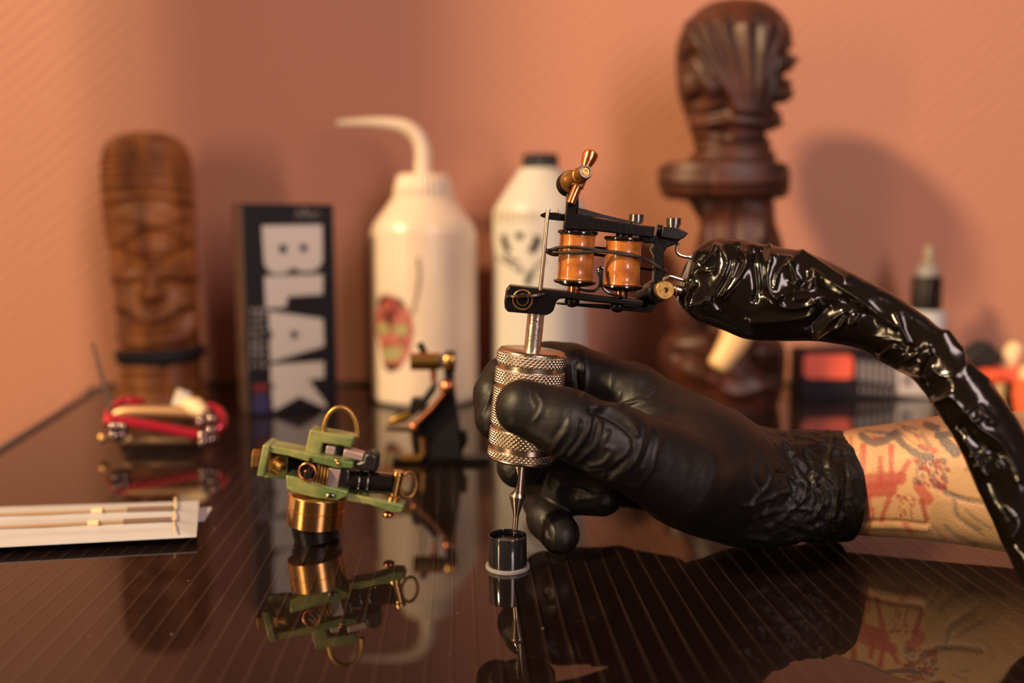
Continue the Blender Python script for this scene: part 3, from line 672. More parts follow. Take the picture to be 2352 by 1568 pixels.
# upright post, binding barrel, contact screw
MB().prism(poly1((650, 440), (745, 440), (748, 640), (740, 735), (622, 735), (640, 600), d=-1.5), (0, 5, 0)).build('front_post', M['black_metal'], tm, bevel=.4)
bb0, bb1 = q1(655, 372, 9), q1(800, 266, -8)
Lb = np.linalg.norm(bb1 - bb0)
o = MB().lathe(bb0, bb1, [(0, 3.6), (.6, 4.3), (4.6, 4.3), (5.0, 3.2), (5.6, 2.9), (Lb - 5, 2.9), (Lb - 4.6, 2.6), (Lb - .5, 2.6), (Lb, 2.4)], 40).build('binding_barrel', M['old_brass'], tm)
nb = nrm(bb1 - bb0); MB().ring(bb1, nb, 2.0, .45).build('barrel_rim', M['dark_steel'], o); MB().ring(bb1 + nb * .1, nb, .95, .3).build('screw_eye', M['brass'], o)
MB().lathe(bb0 - nb * .2, bb1, [(0, 2.2), (.1, 4.4), (3.6, 4.5), (4.4, 4.2)], 40).build('rear_nut', M['black_metal'], o)
ca_, cb_ = q1(676, 530, -3.4), q1(826, 165, 1.5); cv = nrm(cb_ - ca_); Lc = np.linalg.norm(cb_ - ca_)
pr = [(0, 1.5)]; t = .2
while t < Lc - 6: pr += [(t, 1.75), (t + .3, 1.4)]; t += .6
cs = MB().lathe(ca_, cb_, pr, 24).build('contact_screw', M['copper'], tm, sharp=0)
MB().lathe(ca_ + cv * (Lc - 7), cb_, [(0, 1.2), (.4, 1.6), (2, 1.7), (2.2, 1.3), (3.2, 1.4), (6, 2.3), (8, 2.75), (9.3, 2.7), (9.9, 2.2), (10.1, .6)], 32).build('screw_knob', M['copper'], cs)
MB().lathe(ca_ + cv * 6.8, cb_, [(0, 2.2), (2.6, 2.2)], 6).build('lock_nut', M['old_brass'], cs)
# coils
for (bx0, by0, tx0, ty0, sd) in ((712, 1168, 738, 762, 0), (1093, 1208, 1115, 812, 1)):
    p0, p1 = q1(bx0, by0), q1(tx0, ty0); v = nrm(p1 - p0); L_ = np.linalg.norm(p1 - p0)
    pr = [(0.9, 6.3), (1.1, 6.6)]
    for i in range(40):
        t = 1.3 + (L_ - 2.6) * i / 39; pr.append((t, 6.35 + .05 * math.sin(i * .5 + sd)))
    pr += [(L_ - 1.0, 6.5), (L_ - .9, 6.2)]
    cw = MB().lathe(p0, p1, pr, 64).build('coil', M['coil_wrap'], tm, sharp=0, label='glossy amber wrapped coil')
    MB().lathe(p0 - v * .2, p1, [(-1.2, 4.5), (-.9, 5.4), (-.2, 7.3), (.4, 7.7), (.9, 7.5), (1.2, 6.2)], 56).build('coil_washer', M['black_gloss'], cw)
    MB().lathe(p1 + v * -.9, p1 + v, [(0, 6.2), (.3, 7.0), (.7, 7.25), (1.2, 7.2), (1.6, 6.7), (1.8, 3)], 56).build('coil_washer', M['black_gloss'], cw)
    MB().lathe(p1 + v * .4, p1 + v * 4, [(0, 3), (2.6 if sd else 1.6, 3)], 30).build('coil_core', M['black_metal'], cw)
    MB().lathe(p0 - v * 4.2, p0, [(0, 2.4), (3.5, 2.4)], 24).build('coil_bolt', M['copper'], cw)
for (x, y, r) in ((692, 1322, 2.7), (1062, 1365, 2.7)):
    MB().ball(q1(x, y, -1.5), r, 22, (1, 1, .85)).build('base_screw', M['black_metal'], tm)
# needle bar
MB().tube([q1(432, 1235, -6.2), q1(460, 960, -6.4), q1(487, 640, -6.2), q1(498, 570, -5.6)], .72, 14).build('needle_bar', M['steel'], tm)
# clamp screw disk
cdk = q1(315, 1275, -6.5); v = nrm(q1(310, 1100) - q1(320, 1300)); 
o = MB().lathe(cdk - v * .45, cdk + v, [(0, 6.6), (.15, 6.9), (.75, 6.9), (.9, 6.6)], 60, lambda t, x, y: (x * 1.02, y * .55)).build('clamp_plate', mat('plate_steel', (.30, .25, .22), .22, 1), tm)
MB().ring(q1(287, 1312, -5.8), (0, -1, .0), 3.4, .3).build('clamp_screw', M['old_brass'], tm)
MB().ring(q1(287, 1312, -5.7), (0, -1, .0), 2.0, .22).build('clamp_screw_slot', M['old_brass'], tm)
# wires between the coils
for pts in ([(740, 1222), (800, 1236), (870, 1238), (915, 1205), (922, 1150), (905, 1085), (925, 1050), (950, 1060)], [(1110, 1290), (1040, 1272), (975, 1245), (938, 1200), (930, 1140), (935, 1060)]):
    MB().tube(catmull([q1(x, y, -6.2 if i < 5 else -4.5) for i, (x, y) in enumerate(pts)], 50), .55, 10).build('coil_wire', M['black_gloss'], tm)
# rubber band as one loop round coils and upright
for loop in ([(575, 885, -6), (700, 880, -7.1), (830, 893, -6.6), (950, 912, -6.4), (1080, 925, -7.3), (1200, 950, -6.6), (1320, 1000, -4), (1410, 1055, -3.2), (1448, 1075, 0), (1440, 1060, 4), (1250, 960, 6.6), (1000, 900, 6.6), (720, 880, 7.0), (560, 905, 3), (470, 905, 0), (490, 915, -4)],
             [(560, 925, -5.8), (700, 928, -7.1), (850, 920, -6.6), (960, 918, -6.9), (1100, 940, -7.3), (1200, 955, -6.7), (1310, 985, -4), (1400, 1040, -3.3), (1450, 1085, 0), (1440, 1075, 4), (1250, 1050, 6.6), (1000, 960, 6.6), (720, 930, 7.0), (550, 945, 3.4), (480, 915, 0), (520, 915, -4)]):
    pts = [q1(*p) for p in loop]; pts.append(pts[0]); pts.append(pts[1]); C_ = catmull(pts, 140)
    MB().tube(C_[:132], .55, 10, cap=False).build('rubber_band', mat('rubber', (.02, .014, .012), .55), tm)
# rear binding post
pb0, pb1 = q1(1290, 1290, 8), q1(1430, 1232, -7); Lp = np.linalg.norm(pb1 - pb0)
o = MB().lathe(pb0, pb1, [(0, 3.6), (.4, 3.9), (Lp - 4, 3.7), (Lp - 3.5, 3.0)], 36).build('rear_binding_post', M['black_metal'], tm)
vv = np.array([0.05, -1, .05]); MB().lathe(pb1 - nrm(vv) * -1.0, pb1 + vv, [(0, 3.1), (.3, 3.25), (3.6, 3.25), (3.9, 3.0), (3.9, 1.0), (2.5, .9)], 40).build('brass_socket', M['old_brass'], o)
MB().lathe(pb1 + nrm(vv) * 2.0, pb1 + vv * 6, [(0, .85), (1.05, .85)], 20).build('socket_hole', M['cloth_black'], o)

# ---------------------------------------------------------------- clip cord in its black sleeve
s2 = crop(1500, 520, 2.7606); s7 = crop(1780, 520, 2.063)
cc_ = empty('clip_cord', P(1900, 700, 310), 'cord in a crumpled glossy black plastic sleeve arching from the held machine over the forearm', 'cord')
sta = [(1583, 600, 1560, 665, 326, 4.5), (1592, 578, 1556, 690, 325, 6.5), (1625, 552, 1572, 712, 324, 8.5), (1652, 545, 1600, 737, 322, 10), (1700, 549, 1655, 756, 320, 11), (1760, 561, 1715, 778, 318, 11.5), (1830, 575, 1795, 782, 315, 11.5), (1900, 600, 1885, 784, 311, 11),
       (1975, 635, 1970, 800, 306, 10.5), (2045, 672, 2035, 835, 301, 10), (2110, 715, 2090, 868, 296, 9.5), (2170, 768, 2128, 905, 291, 9), (2228, 832, 2153, 945, 287, 8.5), (2292, 900, 2182, 992, 284, 8.2), (2348, 985, 2213, 1045, 282, 8), (2395, 1070, 2243, 1118, 280, 8), (2430, 1160, 2280, 1195, 278, 8), (2460, 1245, 2316, 1275, 276, 8), (2500, 1310, 2370, 1365, 273, 8), (2600, 1350, 2500, 1425, 270, 7.5), (2800, 1350, 2760, 1440, 268, 7), (3050, 1340, 3040, 1430, 266, 7)]
V, Q, nl, na = sweep(sta, 320, 10, 860, 330, 2.0)
cre = []
def cr(c, w_, a, *pts): cre.append((pl(c, *pts), w_, a, 's'))
cr(s2, 7, 1.7, (735, 130), (745, 190), (728, 270), (722, 350), (745, 420), (785, 455)); cr(s2, 6, 1.4, (785, 455), (830, 430), (900, 415), (975, 405), (1000, 360), (1015, 330))
cr(s2, 6, 1.5, (785, 455), (800, 490), (850, 515), (920, 515), (980, 500), (1025, 478)); cr(s2, 6, 1.4, (1025, 478), (1020, 520), (990, 560), (920, 580), (820, 590), (720, 598), (620, 598))
cr(s2, 6, 1.4, (400, 130), (370, 200), (335, 245)); cr(s2, 6, 1.6, (425, 145), (470, 215), (455, 290), (400, 400), (365, 460)); cr(s2, 5, 1.2, (425, 145), (390, 190), (350, 235))
cr(s2, 6, 1.5, (580, 165), (590, 230), (560, 300), (500, 380), (435, 440)); cr(s2, 5, 1.1, (520, 220), (500, 320), (435, 440)); cr(s2, 6, 1.4, (265, 370), (230, 410), (222, 450), (238, 495))
cr(s2, 6, 1.4, (238, 495), (300, 490), (355, 465), (410, 525)); cr(s2, 5, 1.3, (865, 240), (890, 290), (915, 345)); cr(s2, 7, 1.3, (865, 240), (830, 260), (790, 300), (765, 390)); cr(s2, 8, 1.2, (780, 195), (870, 210), (865, 240))
cr(s2, 9, 1.8, (1010, 290), (1150, 370), (1300, 460), (1420, 550), (1540, 630)); cr(s2, 9, 1.2, (940, 165), (1040, 230), (1130, 290), (1210, 340)); cr(s2, 8, 1.0, (900, 460), (1050, 450), (1180, 465))
cr(s2, 5, 1.3, (1030, 695), (1120, 600), (1200, 545), (1245, 540)); cr(s2, 5, 1.0, (1030, 695), (1100, 655), (1180, 630), (1220, 570)); cr(s2, 5, 1.2, (1265, 610), (1275, 560), (1305, 555), (1285, 600))
cr(s2, 6, 1.4, (1540, 560), (1580, 650), (1630, 730)); cr(s2, 5, 1.1, (1430, 820), (1510, 765), (1560, 775), (1620, 795)); cr(s2, 5, 1.1, (1620, 840), (1700, 780), (1755, 755), (1780, 800)); cr(s2, 8, 1.0, (1770, 890), (1830, 940), (1920, 950))
cr(s2, 7, 1.1, (1850, 680), (1930, 760), (1980, 880)); cr(s2, 6, -1.6, (640, 150), (650, 260), (660, 400), (640, 470)); cr(s2, 6, -1.4, (690, 150), (700, 300), (690, 420)); cr(s2, 6, -1.5, (540, 120), (560, 200)); cr(s2, 8, -1.4, (300, 250), (240, 330))
cr(s2, 6, 1.2, (240, 320), (290, 290), (380, 285)); cr(s2, 5, 1.1, (250, 300), (300, 260), (330, 250)); cr(s2, 9, -1.5, (1040, 380), (1250, 480), (1400, 590)); cr(s2, 12, -1.8, (880, 350), (930, 385), (960, 350)); cr(s2, 10, -1.6, (1100, 520), (1000, 640))
cr(s7, 9, 1.5, (840, 800), (900, 870), (970, 950), (1050, 1010), (1110, 1100), (1150, 1200)); cr(s7, 6, 1.3, (750, 830), (790, 820), (835, 800)); cr(s7, 8, 1.4, (900, 1010), (950, 1080), (1000, 1170)); cr(s7, 5, 1.2, (940, 1080), (1000, 1060)); cr(s7, 5, 1.2, (960, 1130), (1040, 1100), (1070, 1130))
cr(s7, 5, 1.3, (900, 880), (960, 850), (985, 880)); cr(s7, 5, 1.3, (940, 920), (1000, 900), (1030, 930)); cr(s7, 9, -1.6, (880, 960), (960, 1040), (1060, 1080)); cr(s7, 7, 1.2, (1110, 1340), (1140, 1400), (1120, 1470)); cr(s7, 7, 1.1, (800, 500), (900, 590), (1010, 720)); cr(s7, 8, -1.2, (740, 620), (700, 700), (740, 800))
cr(s7, 6, 1.1, (600, 660), (660, 690), (710, 720)); cr(s7, 5, -1.0, (480, 610), (560, 560), (640, 600), (740, 570))
V = sculpt(V, Q, cre)
N = vnormals(V, Q); dd = np.zeros(len(V))
for i, p in enumerate(V):
    q = Vector(p * .045); q.x *= .75
    a = mnoise.ridged_multi_fractal(q, .9, 2.1, 3, 1.0, 2.0); b_n = mnoise.ridged_multi_fractal(q * 3.1, .9, 2.1, 2, 1.0, 2.0); dd[i] = (a - 1.0) * .22 + (b_n - 1.0) * .13
V = V + N * dd[:, None]
slv = mat('sleeve_film', (.006, .004, .003), .16, coat=.25, cr=.06, spec=.5, bump=.12, bscale=60)
MB().add(V, Q.tolist() + capfaces(nl, na)).build('plastic_sleeve', slv, cc_, sharp=0)
w1 = pl(m1, (1655, 965), (1620, 960), (1570, 945), (1545, 915), (1550, 875), (1565, 850)); 
MB().tube(catmull([P(x, y, TY - 1) for x, y in [(1600, 600)] + w1], 40), .65, 10).build('clip_hook', M['steel'], cc_)
w2 = [(1640, 1165), (1560, 1140), (1500, 1122), (1470, 1125), (1445, 1150), (1440, 1185)]
MB().tube(catmull([P(x, y, TY - 2.5) for x, y in [(1600, 655)] + pl(m1, *w2)], 40), .65, 10).build('clip_hook', M['steel'], cc_)
MB().tube([q1(1505, 1220, -3), q1(1590, 1245, -3), q1(1680, 1245, -2)], 1.9, 16).build('plug_barrel', M['dark_steel'], cc_)
ol = M['old_brass']; MB().ring(q1(1535, 1240, -3), (1, 0, .1), 2.2, .35, up=(0, 0, 1)).build('plug_ring', ol, cc_)

# ---------------------------------------------------------------- forearm and glove
a6 = crop(1880, 920, 2.4195)
sta = [(1700, 1020, 1700, 1205, 350, 14.5), (1800, 1012, 1800, 1214, 352, 16), (1900, 1003, 1905, 1218, 352, 17.6), (1975, 985, 1990, 1226, 349, 19.3), (2045, 976, 2087, 1231, 345, 21), (2165, 957, 2231, 1250, 337, 22.5), (2270, 948, 2330, 1266, 331, 24.5), (2400, 945, 2440, 1280, 325, 26), (2600, 925, 2620, 1296, 318, 28), (2760, 905, 2770, 1300, 314, 30)]
V, Q, nl, na = sweep(sta, 332, 20, 520, 330, 2.0); V[:, 2] = np.maximum(V[:, 2], .7)
V = sculpt(V, Q, [(pl(a6, (120, 672), (400, 668), (600, 685)), 5, -.35), (pl(a6, (120, 700), (400, 700), (600, 715)), 8, .5), (pl(a6, (690, 500), (800, 545), (960, 575)), 6, -.6), (pl(a6, (760, 560), (780, 650), (900, 730)), 8, -.5)])
p = proj(V); base = np.tile(np.array([.55, .33, .17]), (len(V), 1))
nz = np.array([mnoise.fractal(Vector(q * .12), 1, 2, 4) for q in V]); nz2 = np.array([mnoise.noise(Vector(q * .9)) for q in V])
base = base * (1 + .10 * nz[:, None])
red = np.array([.40, .065, .05]); grey = np.array([.075, .07, .08]); olv = np.array([.33, .23, .10]); dred = np.array([.26, .03, .03])
N = vnormals(V, Q); front = -(N * nrm_rows(V - np.array([0, 0, H]))).sum(1) > -.05
def ink_(pts, w_, c, al):
    poly = np.array(pl(a6, *pts)); w_ = w_ * 1.3 / 2.42
    m = np.where((p > poly.min(0) - w_ * 2.5).all(1) & (p < poly.max(0) + w_ * 2.5).all(1) & front)[0]
    if not len(m): return
    if len(poly) > 2: poly = catmull(poly, 30)
    d = pdist(p[m], poly) + nz2[m] * 2.2 + nz[m] * 2; k = np.clip((w_ * .5 + 3.5 - d) / 7.0, 0, 1) * al
    base[m] = base[m] * (1 - k[:, None]) + c * k[:, None]
for a in [([(760, 440), (900, 520), (960, 560)], 120, olv, .35), ([(700, 640), (820, 680), (980, 790)], 130, olv, .4), ([(640, 560), (700, 700)], 60, olv, .25)]: ink_(*a)
for a in [([(250, 250), (240, 480)], 26, red, .8), ([(345, 320), (345, 470)], 20, red, .75), ([(405, 255), (405, 420)], 26, red, .8), ([(500, 340), (440, 440)], 26, red, .8), ([(235, 450), (350, 440), (450, 430)], 60, red, .8),
          ([(250, 505), (400, 485)], 62, red, .85), ([(190, 400), (178, 620)], 24, dred, .8), ([(280, 530), (275, 660)], 20, red, .75), ([(400, 520), (350, 660)], 22, red, .75), ([(300, 600), (305, 665)], 14, red, .7), ([(178, 200), (182, 265)], 14, red, .7),
          ([(285, 200), (350, 210)], 14, red, .7), ([(570, 250), (650, 280)], 22, red, .75), ([(540, 190), (560, 220)], 16, red, .5), ([(560, 480), (605, 545)], 50, red, .8), ([(572, 560), (600, 655)], 24, dred, .75), ([(640, 445), (690, 485)], 30, red, .75), ([(480, 690), (515, 730)], 18, red, .6), ([(280, 700), (270, 740)], 14, red, .6), ([(175, 690), (160, 730)], 18, dred, .6), ([(210, 500), (215, 570)], 30, dred, .35),
          ([(240, 190), (290, 228), (360, 222), (425, 195), (480, 250), (560, 300), (620, 312)], 34, grey, .8), ([(265, 168), (330, 176), (420, 185)], 14, grey, .7), ([(430, 160), (520, 230), (600, 275)], 10, grey, .55), ([(600, 128), (655, 152)], 30, grey, .75), ([(665, 192), (745, 180)], 34, grey, .85), ([(700, 220), (760, 285)], 46, grey, .85), ([(575, 190), (620, 250)], 16, grey, .5),
          ([(470, 150), (560, 200)], 8, grey, .6), ([(440, 130), (540, 160)], 6, grey, .5), ([(700, 508), (800, 545), (960, 578)], 18, grey, .75), ([(760, 560), (775, 640), (850, 700), (920, 745)], 15, grey, .6), ([(820, 610), (880, 660), (960, 710)], 10, grey, .5), ([(700, 690), (770, 750), (870, 795)], 18, grey, .5), ([(640, 700), (700, 770)], 14, grey, .4),
          ([(150, 672), (400, 666), (590, 682)], 5, dred, .5), ([(820, 382), (890, 380)], 14, grey, .5), ([(860, 420), (900, 440)], 10, grey, .4), ([(130, 750), (500, 755), (1040, 815)], 10, grey, .4)]: ink_(*a)
rs = random.Random(3)
for i in range(95):
    x, y = rs.uniform(530, 725), rs.uniform(315, 480); ink_([(x, y), (x + 4, y + rs.uniform(3, 14))], rs.uniform(7, 15), dred if rs.random() < .6 else grey, rs.uniform(.45, .85))
for i in range(45):
    x, y = rs.uniform(430, 540), rs.uniform(520, 655); ink_([(x, y), (x + 3, y + 4)], rs.uniform(6, 10), dred, rs.uniform(.4, .7))
skin = mat('tattooed_skin', (.7, .4, .25), .48, sss=.04, bump=.25, bscale=900); nt = skin.node_tree
at = nt.nodes.new('ShaderNodeAttribute'); at.attribute_name = 'tint'; nt.links.new(at.outputs['Color'], nt.nodes['Principled BSDF'].inputs['Base Color'])
pers = MB().add(V, Q.tolist() + capfaces(nl, na)).build('person', skin, None, sharp=0, colors=np.c_[base, np.ones(len(V))])
tag(pers, 'person seen only as a tattooed forearm and black-gloved hand holding the tattoo machine', 'person')

s = SDF((-15, 268, -3), (132, 402, 132), .62)
lo_, hi_ = s.o, None
# palm and wrist
T = np.full(s.D.shape, 50.0, np.float32); s.D = T
pc = lambda a, b, ra, rb, k=8.0: s.cone(P(*a), P(*b), ra, rb, k)
pc((1590, 1060, 329), (1740, 1115, 347), 22.5, 21.4); pc((1740, 1115, 347), (1960, 1115, 354), 21.4, 22.0, 4)
pc((1500, 985, 336), (1600, 1060, 334), 16, 22); pc((1560, 1120, 347), (1680, 1138, 346), 14, 17); pc((1640, 1150, 340), (1760, 1156, 346), 12.5, 14)
pc((1480, 1060, 350), (1580, 1090, 346), 15, 18)
# thumb
s.chain([(1203, 936, 297.5, 9.6), (1300, 972, 295.5, 10.9), (1415, 1020, 299, 12.6), (1560, 1085, 312, 17)], 4, 6)
# index finger
s.chain([(1560, 985, 340, 15), (1455, 912, 343, 12.6), (1308, 852, 350, 10.6), (1262, 846, 351, 10.2), (1160, 872, 349, 8.6), (1140, 905, 345, 8.5), (1139, 960, 341, 8.2)], 2.5, 4)
# middle finger
s.chain([(1540, 1040, 350, 13), (1450, 1010, 356, 11.5), (1290, 975, 363, 10), (1210, 1010, 358, 9), (1190, 1072, 348, 8.3)], 2.5, 1.5)
# ring finger
s.chain([(1520, 1080, 356, 12), (1400, 1070, 366, 10.5), (1280, 1068, 368, 9.5), (1258, 1108, 356, 9), (1300, 1130, 346, 8.6), (1382, 1136, 341, 8.2)], 2.5, .8)
# little finger
s.chain([(1540, 1120, 360, 11), (1420, 1108, 372, 9.5), (1300, 1118, 370, 8.8), (1250, 1150, 358, 8.4), (1260, 1190, 343, 8.2), (1286, 1226, 334, 7.6)], 2.5, .8)
# open cuff
s.cone(P(1880, 1113, 354), P(2010, 1113, 354), 19.2, 20.5, .5, sub=True)
sl, (x, y, z) = s.blk(s.o, s.o + 500); cx_ = P(1560, 1115, 353); rx = P(1949, 1115, 353)[0] - cx_[0]
cutd = np.where(x > cx_[0] + 30, 0.0, -90.0) + np.sqrt((x - cx_[0]) ** 2 + (z - cx_[2]) ** 2 * .55 + (y - cx_[1]) ** 2 * .2) - rx
s.D = np.maximum(s.D, cutd.astype(np.float32))
tx = (x - gb[0]) * ax[0] + (y - gb[1]) * ax[1] + (z - gb[2]) * ax[2]      # flesh gives way to the grip it holds
rd = np.sqrt(np.maximum((x - gb[0]) ** 2 + (y - gb[1]) ** 2 + (z - gb[2]) ** 2 - tx ** 2, 0))
s.D = np.maximum(s.D, -np.maximum(rd - 13.35, np.abs(tx - GL / 2) - GL / 2 - 1.2).astype(np.float32))
V, Q = s.mesh()
h1 = crop(1060, 740, 2.6133); gl = []
def gc(w_, a, *pts): gl.append((pl(h1, *pts), w_, a))
for a in [([(400, 410), (402, 460), (425, 505)], 3, -.4), ([(455, 425), (488, 480), (475, 540), (440, 590)], 3.5, .45), ([(650, 590), (630, 650), (590, 700), (540, 770)], 4, .6), ([(700, 590), (680, 680), (620, 770), (570, 805)], 4, .65), ([(770, 570), (760, 640), (700, 740), (640, 805)], 4.5, .75), ([(835, 610), (812, 720), (745, 790), (690, 835)], 4.5, .8),
          ([(880, 660), (850, 740), (905, 765), (850, 840), (770, 855)], 5, .8), ([(720, 600), (690, 700), (640, 770)], 4, -.6), ([(800, 590), (780, 690), (720, 770)], 4, -.6), ([(640, 540), (600, 620), (560, 680)], 4, -.4), ([(780, 530), (880, 565), (990, 640), (1038, 700), (1020, 770), (960, 855), (890, 905)], 6, -1.3), ([(800, 512), (900, 520), (1000, 590), (1050, 680)], 6, 1.1), ([(930, 830), (1000, 780), (1045, 720)], 5, .8),
          ([(1110, 620), (1080, 720), (1060, 790), (1000, 885)], 5, .55), ([(1185, 690), (1160, 800), (1130, 900), (1060, 985)], 5, .6), ([(1150, 650), (1120, 760), (1080, 860)], 5, -.5), ([(960, 500), (1080, 455), (1160, 400)], 5, .5), ([(900, 510), (1000, 490), (1100, 470)], 4, .4), ([(690, 250), (690, 340), (705, 430)], 5, -1.1), ([(730, 170), (745, 300), (740, 440)], 5, .6), ([(900, 200), (905, 330), (890, 440)], 4, .3), ([(955, 430), (930, 490)], 3, .35),
          ([(860, 910), (950, 960), (1050, 985)], 5, .5), ([(700, 850), (820, 910), (900, 960), (980, 1010)], 5, .5), ([(950, 890), (870, 930)], 4, -.5), ([(1040, 830), (1060, 930), (990, 1000)], 4, .35), ([(640, 840), (760, 880), (850, 880)], 4, .5),
          ([(1820, 680), (1815, 800), (1850, 900)], 5, .6), ([(1940, 830), (1870, 900), (1830, 990), (1760, 1060), (1700, 1180)], 5, .8), ([(2000, 860), (2060, 960), (2040, 1060), (1950, 1150), (1850, 1230)], 6, .9), ([(2110, 940), (2160, 1080), (2090, 1180)], 5, .8), ([(2230, 700), (2200, 850), (2250, 950), (2240, 1120), (2160, 1260)], 6, .9), ([(1930, 720), (1970, 760), (1990, 790)], 6, 1.0), ([(1700, 1100), (1850, 1060), (1900, 1030), (2000, 1010)], 5, .7),
          ([(1750, 1180), (1900, 1130), (2100, 1120)], 5, .7), ([(1720, 1290), (1900, 1305), (2150, 1290)], 6, .8), ([(1880, 900), (1960, 930), (1990, 1010), (1950, 1090)], 5, -.9), ([(2060, 780), (2100, 870), (2090, 950)], 6, -.9), ([(1760, 830), (1760, 930), (1800, 1000)], 5, -.5), ([(2180, 900), (2130, 1020), (2190, 1150)], 6, -.8), ([(1840, 1080), (1800, 1160), (1730, 1230)], 5, -.7), ([(2000, 1180), (2080, 1240), (2160, 1210)], 5, .7), ([(2290, 760), (2310, 900), (2300, 1080), (2240, 1240)], 5, -.6),
          ([(470, 900), (560, 930), (620, 990)], 5, .5), ([(600, 1010), (700, 1000), (800, 1040), (880, 1030)], 5, .6), ([(700, 1060), (790, 1060), (850, 1090)], 5, .5), ([(530, 1190), (560, 1260), (550, 1360)], 5, .3), ([(500, 1180), (520, 1280)], 5, -.5), ([(120, 560), (150, 500), (175, 430)], 4, .35), ([(250, 880), (290, 930), (320, 900)], 4, .3)]:
    gc(a[1], a[2], *a[0])
V = sculpt(V, Q, gl)
N = vnormals(V, Q); dd = np.zeros(len(V)); x0_ = P(1700, 1100, 348)[0]; xe_ = P(1936, 1100, 354)[0]
for i, p_ in enumerate(V):
    kf = min(1, max(0, (p_[0] - x0_) / 14.0)) * min(1, max(.0, (xe_ - p_[0]) / 7.0))
    q = Vector(p_); a = mnoise.fractal(q * .22, 1, 2, 3) * .10
    if kf > 0:
        q2 = Vector((p_[0] * .10, p_[1] * .15, p_[2] * .13 + p_[0] * .06)); a += kf * (mnoise.ridged_multi_fractal(q2, .8, 2.2, 3, 1, 2) - 1.1) * 1.0
    dd[i] = a
V = V + N * dd[:, None]; V[:, 2] = np.maximum(V[:, 2], .25)


glv = mat('black_nitrile', (.006, .005, .005), .48, spec=.4, bump=.35, bscale=260, aniso=(.35, 1, 1.0))
MB().add(V, Q.tolist()).build('glove', glv, pers, sharp=0, label='black nitrile glove with a crumpled cuff')
# ---------------------------------------------------------------- green tattoo machine lying on the table
g3 = crop(540, 920, 4.612); GY = 356.0
q3 = lambda x, y, d=0: P(*g3(x, y), GY + d)
def poly3(*pts, d=0): return [q3(x, y, d) for x, y in pts]
gm = empty('tattoo_machine', (P(715, 1230, GY)[0], GY, 0), 'green enamelled tattoo machine with brass fittings, lying in front of the black box', 'tattoo machine')
MB().prism(poly3((292, 468), (366, 480), (305, 812), (226, 800), d=-7), (0, 13, 0)).build('end_plate', M['green'], gm, bevel=.5)
MB().prism(poly3((355, 480), (560, 515), (545, 835), (305, 812), d=2), (0, 3, 0)).build('inner_plate', M['green'], gm, bevel=.3)
MB().prism(poly3((360, 478), (560, 512), (740, 550), (960, 600), (1250, 655), (1250, 716), (1060, 712), (940, 680), (740, 640), (560, 585), (350, 545), d=-6), (0, 10, 0)).build('frame_bar', M['green'], gm, bevel=.4)
MB().prism(poly3((535, 790), (700, 830), (860, 870), (960, 905), (1195, 962), (1190, 1012), (1080, 1060), (860, 1035), (640, 980), (545, 935), d=-7), (0, 12, 0)).build('lower_bar', M['green'], gm, bevel=.5)
MB().prism(poly3((790, 305), (925, 335), (1262, 392), (1225, 505), (1140, 480), (925, 448), (898, 582), (738, 548), d=-3), (0, 9, 0)).build('top_bracket', M['green'], gm, bevel=.5)
MB().prism(poly3((1180, 985), (1300, 1005), (1430, 1030), (1790, 1112), (1765, 1185), (1660, 1186), (1420, 1102), (1180, 1062), d=-4), (0, 8, 0)).build('side_arm', M['green'], gm, bevel=.4)
o = MB().prism(poly3((545, 520), (960, 620), (1000, 740), (960, 900), (700, 830), (540, 790), d=3), (0, 3, 0)).build('back_plate', M['black_metal'], gm, bevel=.2)
def hexnut(c, n, r, h, name='nut', par=gm, m=M['brass']):
    n = nrm(n); return MB().lathe(c, c + n, [(0, r), (h * .8, r), (h, r * .85)], 6).build(name, m, par, sharp=20)
nn = nrm([.75, -.62, -.12]); c = q3(395, 655, -2); o = hexnut(c, nn, 4.2, 4.2); MB().lathe(c + nn * 3, c + nn * 9, [(0, 2.0), (4, 2.0), (4.2, 1.7)], 20).build('bolt_end', M['old_brass'], o); MB().lathe(c + nn * 7.1, c + nn * 9, [(0, .9), (.2, .9)], 14).build('bolt_hole', M['cloth_black'], o)
hexnut(q3(262, 620, -1), (-1, -.15, .1), 4.2, 3.0, 'bolt_head', m=M['old_brass'])
MB().ring(q3(1120, 345, 0), (0.1, -1, 0), 6.7, 1.15, 60, 14, R2=10.4, a0=-.15, a1=math.pi + .2).build('brass_hoop', M['old_brass'], gm)
MB().ring(q3(765, 755, -8), (-.12, -1, .06), 3.35, .5, 50, 12).build('eyelet', M['copper'], gm)
o = MB().lathe(q3(765, 755, -8), q3(960, 800, 0), [(0, 2.9), (1, 3.0), (9, 3.4), (9.5, 3.4)], 30).build('barrel', M['black_gloss'], gm)
MB().ball(q3(745, 745, -8.3), .5).build('center_pin', M['copper'], o)
for i in range(4): MB().ring(q3(868 + i * 32, 765 + i * 9, -4 + i * .4), (1, .3, -.2), 4.0, .5, 40, 8, up=(0, 0, 1)).build('spring_turn', M['old_brass'], gm)
MB().prism(poly3((985, 712), (1118, 730), (1082, 932), (945, 882), d=-5), (0, 8, 0)).build('contact_block', M['pink_metal'], gm, bevel=.3)
MB().prism(poly3((1122, 728), (1208, 742), (1186, 945), (1086, 932), d=-4.5), (0, 8, 0)).build('contact_block', M['dark_steel'], gm, bevel=.3)
MB().prism(poly3((905, 452), (1140, 488), (1130, 600), (895, 582), d=1), (0, 4, 0)).build('dark_insert', M['cloth_black'], gm, bevel=.2)
MB().prism(poly3((965, 476), (1062, 490), (1050, 580), (948, 565), d=-2), (0, 5, 0)).build('steel_pad', M['pink_metal'], gm, bevel=.4)
